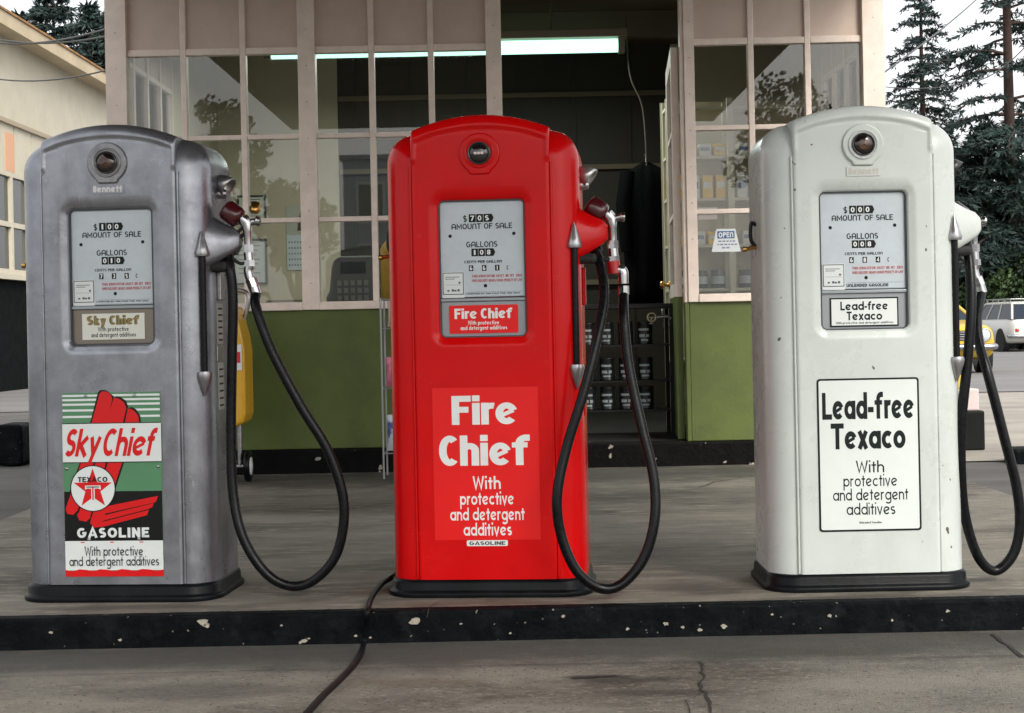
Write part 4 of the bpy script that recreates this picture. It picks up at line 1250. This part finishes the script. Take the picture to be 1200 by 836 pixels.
def white_sign(root):
    y = VF - .0014
    b = MB(); b.prism_xz(rrect(-.1575, .1575, .184, .656, .010, 5), y, VF + .0005, 1); b.prism_xz(rrect(-.1515, .1515, .190, .650, .006, 5), y - .0004, y - .0001, 0)
    s = b.build('advert_sign', [mat('sign_pale', (.62, .675, .655), .35, var=.03), ink], root)
    yl = y - .0008; t = MB()
    text(t, 'Lead-free', .0, .530, .083, yl, .284, w=.20, xh=.69, track=.035, cond=.82)
    text(t, 'Texaco', -.002, .438, .080, yl, .230, w=.20, xh=.69, track=.035, cond=.82)
    for line, z, wd in (('With', .365, .087), ('protective', .3225, .166), ('and detergent', .2795, .232), ('additives', .235, .15)):
        text(t, line, .002, z, .037, yl, wd, w=.125, xh=.68)
    text(t, 'Unleaded Gasoline', 0, .208, .007, yl, .07, w=.2)
    t.build('lettering', ink, s)


greyp = mat('bare_grey_metal', (.258, .268, .298), .34, .78, var=.2, vscale=7, dark=(.15, .15, .165), dscale=3.2, dlo=.5, dhi=.78, dstretch=(1.6, 1.6, .5), bump=.05, bscale=70, rvar=.09,
            dark2=(.36, .365, .385), d2scale=40, d2lo=.62, d2hi=.75, d2stretch=(1, 1, .25))
redp = mat('red_pump_paint', (.56, .0018, .0028), .22, spec=.22, var=.06, vscale=5, coat=.0, rvar=.06, dark=(.40, .0016, .0025), dscale=2.5, dlo=.55, dhi=.8, spots=(.12, .02, .02), sscale=75, sthr=.80)
whitep = mat('white_pump_paint', (.505, .548, .527), .30, var=.05, vscale=4, coat=.15, rvar=.08, dark=(.44, .47, .445), dscale=2.5, dlo=.5, dhi=.8, dstretch=(1.4, 1.4, .5),
             spots=(.09, .075, .06), sscale=30, sthr=.745)
ring_grey = mat('ring_cast', (.24, .24, .25), .4, .7, var=.25, vscale=20)
gas_pump('grey', 'weathered bare grey metal fuel pump with a green, red and white picture sign', -1.258, 4.815, rad(-5.0), greyp, maroon, ring_grey,
         dict(sale='100', gal='010', cents='735', bay=mat('bay_bronze', (.20, .175, .145), .4, .4), raised=mat('raised_grey', (.52, .50, .50), .3, .7), guard=dullmetal,
              anchor=(289, 262, 4.90),
              hose=[(300, 360, 4.86), (318, 410, 4.84), (352, 475, 4.83), (385, 530, 4.83), (403, 590, 4.83), (396, 645, 4.83), (372, 677, 4.83), (343, 687, 4.83), (312, 672, 4.83), (285, 630, 4.84),
                    (273, 575, 4.86), (271, 500, 4.87), (272, 420, 4.87), (273, 350, 4.87), (269, 310, 4.88), (264, 285, 4.93)]))
gas_pump('red', 'glossy red fuel pump with white lettering, in the middle of the row', -.0905, 4.765, rad(-5.0), redp, maroon, redp,
         dict(sale='705', gal='108', cents='661', bay=mat('bay_grey', (.27, .29, .31), .35, .5), raised=redp, guard=mat('guard_pale', (.5, .5, .5), .3, .8),
              signred=mat('sign_bright_red', (.70, .008, .008), .35, spec=.3, var=.03),
              anchor=(716, 257, 4.86),
              hose=[(731, 372, 4.80), (737, 430, 4.77), (752, 500, 4.73), (766, 560, 4.70), (767, 610, 4.68), (754, 655, 4.67), (728, 685, 4.66), (702, 689, 4.65), (675, 668, 4.64), (657, 625, 4.64), (653, 580, 4.64),
                    (664, 525, 4.66), (684, 460, 4.68), (700, 395, 4.72), (708, 345, 4.78), (702, 305, 4.84), (690, 283, 4.88)]))
gas_pump('white', 'chipped white fuel pump with black lettering in a black bordered panel', 1.092, 4.735, rad(0.0), whitep, mat('cap_black', (.015, .015, .016), .3), whitep,
         dict(sale='000', gal='008', cents='684', unleaded=True, bay=mat('bay_grey', (.27, .29, .31), .35, .5), raised=mat('raised_white', (.46, .43, .38), .4), guard=mat('guard_black', (.02, .02, .02), .35),
              anchor=(1139, 262, 5.02),
              hose=[(1145, 375, 4.95), (1148, 405, 4.90), (1158, 440, 4.85), (1176, 510, 4.84), (1191, 570, 4.84), (1195, 615, 4.84), (1187, 650, 4.84), (1166, 669, 4.84), (1146, 652, 4.83), (1131, 605, 4.82), (1126, 550, 4.80),
                    (1127, 490, 4.79), (1134, 420, 4.79), (1138, 360, 4.80), (1136, 310, 4.83), (1130, 275, 4.88), (1120, 262, 4.92)]))

# black cable lying over the kerb
zc_ = .014


def onz(px, py, z):
    v = -ROLL * (px - 600) - (py - 378); return P(px, py, (z - CZ) * F / v)


pts = [P(474, 664, 4.95), onz(462, 675, .03), onz(448, 684, .018), onz(436, 700, .016), onz(431, 716, .016), P(429, 735, 4.532), P(426, 757, 4.530), onz(418, 775, ZD + .014), onz(400, 795, ZD + .013), onz(378, 816, ZD + .013), onz(352, 845, ZD + .013), onz(310, 890, ZD + .013), onz(250, 960, ZD + .013)]
tag(MB().tube(spline(pts, 8), .0088, 12).build('cable', mat('cable_black', (.005, .006, .007), .45, spec=.12, var=.4, vscale=18)), 'black rubber cable running from the red pump over the kerb onto the drive', 'cable')
# ------------------------------------------------------------------ LEFT BUILDING
wallm = mat('cream_wall_boards', (.50, .465, .37), .7, var=.06, vscale=2, dark=(.46, .41, .31), dscale=1.5, dlo=.55, dhi=.8)
wb = thing('workshop_building', 'long cream boarded building with tall windows beyond the grey pump', 'building', (-9, 20, 0))
LX = 0.0
b = MB(); b.box(-8, LX, 0, 26, 4.65, 6.15); b.build('upper_wall', wallm, wb)
b = MB()
for k in range(27): b.box(LX - .3, LX + .0, k * 1.0, k * 1.0 + .955, 3.75, 4.62)
b.build('board_panel', wallm, wb)
b = MB(); b.box(LX - .05, LX + .06, 0, 26, 4.60, 4.68); b.build('rail', mat('rail_brown', (.35, .29, .21), .7), wb)
for k in range(9):
    y0 = k * 2.9; f = MB()
    for i in range(4): f.box(LX - .08, LX + .02, y0 + i * .95, y0 + i * .95 + .1, 1.9, 3.74)
    for z in (1.9, 2.75, 3.66): f.box(LX - .07, LX + .015, y0 + .1, y0 + 2.86, z, z + .09)
    fr = f.build('window', wallm, wb)
    gl = MB(); gl.box(LX - .05, LX - .045, y0 + .1, y0 + 2.86, 1.98, 3.7); gl.build('glass', mat('dark_glass', (.03, .035, .035), .08), fr)
MB().box(LX + .001, LX + .012, 7.45, 7.95, 3.755, 4.45).build('orange_panel', mat('orange_blind', (.60, .33, .2), .6), wb)
MB().box(-8, LX - .3, 0.01, 26, 1.9, 4.64).build('inner_wall', mat('inner_dark', (.05, .05, .05), .8), wb)
MB().box(-8, LX - .004, -.06, -.003, -.35, 6.148).build('end_wall', wallm, wb)
b = MB(); b.box(LX - .05, LX + .10, 0, 26, 1.80, 1.895); b.build('sill', wallm, wb)
MB().box(-8, LX - .02, 0, 26, -.35, 1.79).build('lower_wall', mat('dark_lower_wall', (.006, .008, .008), .95, spec=.05, var=.3), wb)
b = MB(); b.box(-8.3, .35, -.4, 26.4, 6.15, 6.32); b.box(.352, .42, -.4, 26.4, 6.12, 6.36); b.build('roof_eave', mat('eave_boards', (.50, .41, .28), .7, var=.1, vscale=1), wb)
b = MB(); b.box(.3, .45, -.4, 26.4, 6.362, 6.40); b.build('roof_edge', mat('rusty_edge', (.30, .16, .06), .8, var=.3, vscale=3), wb)
# low black block at the left edge
bp = P(19, 540, 11.0)
r = tag(MB().prism_xz(rrect(-.095, .095, 0, .29, .03, 4), -.16, .16).build('kerb_block', kerbm, loc=(bp.x, 11.0, ZD), bevel=.02), 'low black painted block beside the grey pump at the left edge', 'block')
# bollard at the right
bp = P(1136, 523, 10.6)
bo = thing('bollard', 'square bollard with black foot, white middle and yellow top behind the white pump hose', 'bollard', (bp.x - .05, 10.6, ZD))
MB().box(-.13, .13, -.1, .1, 0, .27).build('foot', mat('black_matte', (.005, .006, .006), .6, spec=.15, var=.3), bo, .012)
MB().box(-.10, .10, -.08, .08, .27, .42).build('post', mat('bollard_white', (.55, .47, .46), .6, var=.1), bo, .01)
b = MB(); b.prism_xz([(-.10, .421), (.02, .421), (-.02, .52), (-.10, .56)], -.07, .07); b.build('top', mat('bollard_yellow', (.62, .42, .03), .5), bo, .008)

# ------------------------------------------------------------------ CARS


def loft_body(mb, stations, mi=0, nside=6):
    """stations: (y, z_low, z_high, halfwidth_low, halfwidth_high) along the car"""
    rings = []
    for y, z0, z1, w0, w1 in stations:
        rr_ = min(.08, (z1 - z0) * .4); ring = []
        wm = w0 + .03
        pts = [(w0 - .05, z0), (w0, z0 + .05), (wm, z0 + (z1 - z0) * .45), (w1 + .01, z1 - rr_), (w1 - .03, z1 - rr_ * .3), (w1 - .12, z1)]
        ring = [(x, y, z) for x, z in pts] + [(0, y, z1 + .015)] + [(-x, y, z) for x, z in reversed(pts)]
        rings.append(ring)
    mb.ring_loft(rings, mi)


def wheel(root, x, y, side, r=.31):
    b = MB(); b.lathe((x - side * .1, y, r), (side, 0, 0), [(0, r - .1), (0, r - .02), (.02, r), (.15, r), (.18, r - .03), (.18, r - .10)], 28)
    wo = b.build('wheel', rubber, root)
    b = MB(); b.lathe((x + side * .055, y, r), (side, 0, 0), [(0, r - .095), (.01, r - .11), (.015, .08), (.03, .06), (.035, .01)], 24); b.build('hubcap', chrome, wo)


def car(name, label, cat, loc, rz, paint, wagon):
    r = thing(name, label, cat, loc, rz)
    Lc = 2.25 if wagon else 2.2; hw = .86 if wagon else .92
    b = MB()
    if wagon:
        st = [(-Lc, .42, .80, hw - .10, hw - .12), (-Lc + .08, .30, .93, hw - .03, hw - .05), (-Lc + .6, .24, .96, hw, hw - .02), (-.5, .22, .96, hw, hw - .02), (1.2, .24, .95, hw, hw - .03), (Lc - .1, .3, .90, hw - .03, hw - .05), (Lc, .4, .8, hw - .1, hw - .12)]
    else:
        st = [(-Lc, .40, .74, hw - .06, hw - .08), (-Lc + .06, .30, .80, hw - .02, hw - .03), (-Lc + .5, .24, .86, hw, hw - .04), (-.75, .22, .92, hw, hw - .04), (.9, .22, .92, hw, hw - .04), (Lc - .2, .28, .88, hw - .03, hw - .06), (Lc, .4, .78, hw - .1, hw - .12)]
    loft_body(b, st); b.build('body', paint, r)
    # cabin
    ya, yb_, yc, yd = (-Lc + .12, -Lc + .38, .35, 1.0) if wagon else (-.85, -.2, 1.0, 1.6)
    zr = 1.39 if wagon else 1.22
    zb = .94 if wagon else .90; wr = hw - (.17 if wagon else .30)
    if wagon: base = [(ya, hw - .07), (yd, hw - .07)]; top = [(yb_, wr), (yc, wr)]
    else: base = [(ya, hw - .07), (yd, hw - .07)]; top = [(yb_, wr), (yc, wr)]
    b = MB()
    (y0, w0), (y1, w1) = base; (t0, v0), (t1, v1) = top
    vs = [(-w0, y0, zb), (w0, y0, zb), (w1, y1, zb), (-w1, y1, zb), (-v0, t0, zr), (v0, t0, zr), (v1, t1, zr), (-v1, t1, zr)]
    b.add(vs, [(0, 1, 5, 4), (1, 2, 6, 5), (2, 3, 7, 6), (3, 0, 4, 7)])
    b.build('glass', mat('car_glass', (.015, .026, .04), .12, spec=.12), r)
    b = MB()

    def post(p, q, w_=.035): b.tube([p, q], w_, 8)
    ins = .0
    for i in range(4): post(vs[i], vs[i + 4])
    for s in (-1, 1):
        for k in ((.36, .68) if wagon else (.45,)):
            pb = Vector((s * w0, y0 + (y1 - y0) * k, zb)); pt = Vector((s * v0, t0 + (t1 - t0) * k, zr)); post(pb, pt, .028)
    b.build('pillars', paint, r)
    b = MB(); rings = []
    for z, o in ((zr - .015, .02), (zr + .02, .03), (zr + .05, -.02), (zr + .065, -.16)):
        rings.append([(x, y, z) for x, y in ((v0 + o, t0 - o), (v0 + o, t1 + o), (-v0 - o, t1 + o), (-v0 - o, t0 - o))])
    b.ring_loft(rings, smooth=False); b.build('roof', paint, r, .015)
    for y in ((-Lc + .85, Lc - .85) if wagon else (-Lc + .70, Lc - .75)):
        for s in (-1, 1): wheel(r, s * (hw - .09), y, s)
    for s in (-1, 1):
        for y in ((-Lc + .85, Lc - .85) if wagon else (-Lc + .70, Lc - .75)):
            b = MB(); b.lathe((s * (hw - .13), y, .31), (s, 0, 0), [(0, .37), (.168, .37), (.169, .33)], 24)
            b.build('wheel_arch', mat('arch_dark', (.01, .01, .01), .9), r)
    for y, sg in ((-Lc, -1), (Lc, 1)):
        b = MB(); b.tube(spline([(-hw + .03, y - sg * .30, .46), (-hw + .0, y + sg * .0, .46), (-hw * .6, y + sg * .07, .46), (0, y + sg * .09, .46), (hw * .6, y + sg * .07, .46), (hw, y, .46), (hw - .03, y - sg * .30, .46)], 5), .055, 10)
        b.build('bumper', chrome, r)
    if wagon:
        b = MB(); b.box(-.26, .26, -Lc - .035, -Lc + .03, .60, .73); b.build('number_plate', mat('plate_dark', (.05, .06, .08), .4), r, .01)
        for s in (-1, 1):
            b = MB(); b.box(s * .70 - .05, s * .70 + .05, -Lc - .035, -Lc + .05, .58, .68); b.build('tail_lamp', mat('lamp_red', (.35, .02, .02), .2), r, .02)
        b = MB()
        for s in (-1, 1): b.tube([(s * wr, t0 + .1, zr + .14), (s * wr, t1 - .1, zr + .14)], .018, 6)
        for k in range(5):
            y = t0 + .15 + (t1 - t0 - .3) * k / 4; b.tube([(-wr, y, zr + .14), (wr, y, zr + .14)], .016, 6)
            for s in (-1, 1): b.tube([(s * wr, y, zr + .03), (s * wr, y, zr + .14)], .016, 6)
        b.build('roof_rack', dullmetal, r)
    else:
        for s in (-1, 1):
            b = MB(); b.lathe((s * (hw - .17), -Lc + .03, .66), (0, -1, 0), [(0, .115), (.05, .118), (.06, .105), (.045, .1)], 24); hl = b.build('headlight', chrome, r)
            b = MB(); b.lathe((s * (hw - .17), -Lc - .015, .66), (0, -1, 0), [(0, .10), (.02, .085), (.03, .04), (.033, .001)], 24); b.build('lens', mat('headlamp_glass', (.55, .6, .6), .1), hl)
        b = MB(); b.box(-hw + .32, hw - .32, -Lc - .012, -Lc + .04, .57, .74); b.build('grille', mat('grille_dark', (.02, .02, .02), .4), r)
        b = MB()
        for k in range(4): b.tube([(-hw + .32, -Lc - .015, .595 + k * .04), (hw - .32, -Lc - .015, .595 + k * .04)], .007, 6)
        b.build('grille_bar', chrome, r)
    return r


yp = mat('yellow_car_paint', (.55, .37, .025), .28, coat=.4); wp = mat('white_car_paint', (.56, .56, .52), .3, coat=.3)
c0 = P(1102, 438, 27.0)
car('parked_car', 'yellow saloon car facing the pumps on the side street, behind the white pump', 'car', (c0.x, 28.4, gz(28.4) + .01), rad(-6), yp, False)
c0 = P(1186, 416, 44)
car('station_wagon', 'pale white station wagon with a roof rack, on the side street beyond the yellow car', 'car', (c0.x + .75, 46.2, gz(46.2) + .01), rad(2), wp, True)

# ------------------------------------------------------------------ TREES
bark = mat('conifer_bark', (.04, .022, .016), .9, var=.35, vscale=8, bump=.6, bscale=20)
needles = mat('dark_needles', (.014, .032, .026), .6, var=.45, vscale=2.5)
needles2 = mat('blue_green_needles', (.018, .040, .036), .6, var=.45, vscale=2.5)
leafm = mat('fresh_leaves', (.035, .065, .018), .55, var=.4, vscale=3)
leafd = mat('dark_leaves', (.025, .045, .02), .6, var=.4, vscale=3)


def conifer(label, base, H, R, seed, zb=.12, levels=34, per=6, droop=.12, twigs=12, nl=.30, nm=None, group='trees beyond the side street', trunk_r=None, gap=0.0, dens=4):
    rr = random.Random(seed); t = thing('conifer_tree', label, 'tree', base, 0, group)
    tr = trunk_r or H * .02
    tm = MB(); pts = []
    ox = oz = 0
    for k in range(15):
        q = k / 14; pts.append((rr.uniform(-.04, .04) * H * .02, rr.uniform(-.04, .04) * H * .02, -.3 + q * (H + .3)))
    tm.tube(pts, [tr * (1 - k / 14) ** .85 + .015 for k in range(15)], 10)
    cv = MB(); V = cv.v; Fc = cv.f

    def spray(c, d, ln, wd):
        """flat tuft of needles: slim quad bent around direction d"""
        s = Vector((rr.gauss(0, 1), rr.gauss(0, 1), rr.gauss(0, .6)))
        s = (s - d * s.dot(d)); s = s.normalized() * wd if s.length > 1e-4 else Vector((wd, 0, 0))
        o = len(V); e = c + d * ln; m = c + d * ln * .5 + Vector((0, 0, -ln * .06))
        V.extend([tuple(c), tuple(m + s), tuple(e), tuple(m - s)]); Fc.append((o, o + 1, o + 2, o + 3)); cv.m.append(0); cv.s.append(False)
    for lv in range(levels):
        q = lv / (levels - 1); z = H * (zb + (1 - zb) * q * .985)
        Lb = R * ((1 - q) ** .75 * .93 + .05)
        for k in range(per):
            if rr.random() < gap: continue
            an = rr.uniform(0, 2 * PI); ll = Lb * rr.uniform(.55, 1.12)
            dirh = Vector((math.cos(an), math.sin(an), 0))
            n = 7; bp_ = []
            up0 = rr.uniform(-.02, .25) + q * .35
            for i in range(n):
                s = i / (n - 1)
                bp_.append(Vector((0, 0, z)) + dirh * ll * s + Vector((0, 0, ll * (up0 * s - (droop + up0 * .8) * s * s))) + Vector((rr.uniform(-.03, .03), rr.uniform(-.03, .03), rr.uniform(-.02, .02))) * ll * s)
            tm.tube(bp_, [max(.006, tr * .28 * (1 - q * .6) * (1 - i / n)) for i in range(n)], 5, caps=False)
            side = dirh.cross(Vector((0, 0, 1)))
            nt = max(4, int(twigs * ll / R + 4))
            for j in range(nt):
                s = .16 + .84 * (j + rr.random()) / nt; f = s * (n - 1); i = min(n - 2, int(f)); c = bp_[i].lerp(bp_[i + 1], f - i)
                sg = 1 if j % 2 else -1
                td = (side * sg * rr.uniform(.5, 1.1) + dirh * rr.uniform(.3, .9) + Vector((0, 0, rr.uniform(-.45, .12)))).normalized()
                tl = ll * .30 * (1.15 - s * .75) * rr.uniform(.6, 1.2) + .12
                m = max(3, int(tl / (nl * .42)))
                for h in range(m):
                    cc = c + td * tl * (h / m) + Vector((0, 0, -.10 * tl * (h / m) ** 2))
                    for _ in range(dens):
                        dd = (td * rr.uniform(.4, 1) + Vector((rr.gauss(0, .5), rr.gauss(0, .5), rr.gauss(-.18, .4)))).normalized()
                        spray(cc, dd, nl * rr.uniform(.6, 1.3), nl * rr.uniform(.09, .17))
    tm.build('trunk', bark, t); cv.build('crown', nm or needles, t)
    return t


def broadleaf(label, base, H, R, seed, n=9000, m=None, zc=.6, group=None, ls=.16, trunkh=.3, name='broadleaf_tree', cat='tree', sx=1.0):
    rr = random.Random(seed); t = thing(name, label, cat, base, 0, group)
    tm = MB(); limbs = []
    tm.tube([(0, 0, -.2), (.02 * H, 0, H * trunkh * .5), (0, .02 * H, H * trunkh), (0, 0, H * .75)], [H * .022, H * .018, H * .015, .02], 9)
    cl = []
    for k in range(26):
        a = rr.uniform(0, 2 * PI); e = rr.uniform(-.5, 1.2); q = rr.uniform(.35, .95)
        c = Vector((math.cos(a) * math.cos(e) * R * q * sx, math.sin(a) * math.cos(e) * R * q, H * zc + math.sin(e) * H * (1 - zc) * q * 1.0))
        cl.append((c, R * rr.uniform(.22, .42)))
        st_ = Vector((0, 0, H * rr.uniform(trunkh * .6, .7)))
        tm.tube([st_, st_.lerp(c, .5) + Vector((0, 0, -.05 * H)), c], [H * .008, H * .006, .01], 5, caps=False)
    cv = MB()
    for _ in range(n):
        c, r_ = cl[rr.randrange(len(cl))]
        d = Vector((rr.gauss(0, 1), rr.gauss(0, 1), rr.gauss(0, .8))); d = d.normalized() * r_ * rr.random() ** .45
        p = c + d; nn = Vector((rr.gauss(0, 1), rr.gauss(0, 1), rr.gauss(.5, 1))).normalized(); u = nn.orthogonal().normalized() * ls * rr.uniform(.6, 1.3); v = nn.cross(u) * .6
        o = len(cv.v); cv.v.extend([tuple(p - u), tuple(p - v), tuple(p + u), tuple(p + v)]); cv.f.append((o, o + 1, o + 2, o + 3)); cv.m.append(0); cv.s.append(False)
    tm.build('trunk', bark, t); cv.build('crown', m or leafm, t)
    return t


def at(px, Y): p = P(px, 378, Y); return (p.x, Y, gz(min(Y, 60)) - .02)


conifer('tall open cedar with a reddish bare trunk at the right edge', at(1187, 52), 21, 5.2, 3, zb=.18, levels=34, per=5, droop=.26, twigs=12, nl=.24, nm=needles2, trunk_r=.24, gap=.34, dens=5)
conifer('slender pointed conifer between the office corner and the reddish cedar', at(1086, 60), 15.2, 3.1, 4, zb=.12, levels=40, per=5, droop=.36, twigs=9, nl=.20, gap=.22, dens=5, nm=needles2, trunk_r=.2)
conifer('dense low dark conifer behind the white wagon', at(1160, 52), 7.6, 4.4, 5, zb=.03, levels=26, per=9, droop=.14, twigs=15, nl=.30)
conifer('dense dark conifer at the right end of the side street', at(1232, 54), 8.4, 4.6, 6, zb=.03, levels=26, per=9, droop=.14, twigs=15, nl=.30)
conifer('dark conifer hidden partly by the white pump', at(1110, 58), 7.8, 4.2, 8, zb=.03, levels=24, per=9, droop=.14, twigs=14, nl=.30)
broadleaf('fresh green rounded shrub above the wagon roof', at(1188, 50), 3.1, 1.5, 9, n=5000, zc=.5, ls=.09, trunkh=.15, name='shrub', cat='shrub', group=None)
# trees beyond the workshop roof
conifer('dark pine with its top above the workshop roof, nearest the office', at(112, 56), 13.2, 4.0, 12, zb=.2, levels=30, per=8, droop=.05, twigs=13, nl=.30, nm=needles2, group='pines beyond the workshop')
conifer('tallest dark pine above the middle of the workshop roof', at(70, 58), 14.4, 4.2, 13, zb=.2, levels=30, per=8, droop=.05, twigs=13, nl=.30, nm=needles2, group='pines beyond the workshop')
conifer('dark pine above the far left end of the workshop roof', at(32, 60), 13.8, 3.8, 14, zb=.2, levels=30, per=8, droop=.05, twigs=12, nl=.30, nm=needles2, group='pines beyond the workshop')
conifer('dark pine seen tight against the left corner of the office', at(140, 57), 13.2, 3.8, 15, zb=.2, levels=26, per=7, droop=.05, twigs=12, nl=.30, nm=needles2, group='pines beyond the workshop')
# trees across the highway, mirrored in the office windows


def mir(px, Yt):
    """ground point at distance Yt (negative, behind the camera) whose mirror image shows at column px"""
    D = 2 * YB - Yt; return ((px - 600) / F * D, Yt, ZD)


broadleaf('leafy tree across the highway mirrored in the upper left window panes', mir(258, -22), 7.3, 1.35, 21, n=5200, m=leafd, ls=.085, group='trees across the highway')
broadleaf('leafy tree across the highway mirrored in the lower left window panes', mir(350, -26), 5.6, 1.1, 22, n=5200, m=leafd, ls=.085, group='trees across the highway')
broadleaf('leafy tree across the highway mirrored in the right window panes', mir(925, -24), 7.9, 1.5, 23, n=5200, m=leafd, ls=.085, group='trees across the highway')
hse = thing('roadside_house', 'narrow pale blue flat-roofed house across the highway mirrored in the middle window', 'house', mir(428, -30))
MB().box(-.6, 1.1, -4, 0, 0, 6.1).build('wall', mat('pale_blue_boards', (.42, .47, .53), .6, var=.05), hse)
MB().box(-.7, 1.2, -4.1, .1, 6.102, 6.25).build('roof', mat('roof_pale', (.35, .36, .37), .8), hse)
for z in (2.2, 4.1):
    f = MB(); f.box(-.2, .7, .001, .05, z, z + 1.3); fo = f.build('window', white_ink, hse)
    MB().box(-.12, .62, .05, .06, z + .08, z + 1.22).build('pane', MATS['dark_glass'], fo)

# ------------------------------------------------------------------ overhead wires
wm_ = mat('wire_dark', (.06, .065, .07), .5)


def wire(p, q, sag, r_, label):
    p = Vector(p); q = Vector(q); pts = [p.lerp(q, k / 14) + Vector((0, 0, -sag * 4 * (k / 14) * (1 - k / 14))) for k in range(15)]
    tag(MB().tube(pts, r_, 6).build('overhead_wire', wm_), label, 'wire', 'overhead wires')


wire(P(1032, 88, 12.2), P(1175, -30, 22), .05, .008, 'thick dark wire rising steeply from the right office corner')
wire(P(1120, 95, 30), P(1230, 20, 20), .3, .009, 'pale wire swooping up across the reddish cedar at the right edge')
wire(P(1030, 101, 40), P(1135, 97, 34), .1, .012, 'thin level wire low in the sky beside the slender conifer')
wire(P(-30, 47, 18), P(160, 22, 14), .12, .010, 'upper wire of the bundle crossing above the workshop roof')
wire(P(-30, 40, 18), P(160, 34, 14), .12, .010, 'middle wire of the bundle crossing above the workshop roof')
wire(P(-30, 88, 18), P(160, 72, 14), .12, .008, 'lowest thin wire crossing the cream workshop wall')
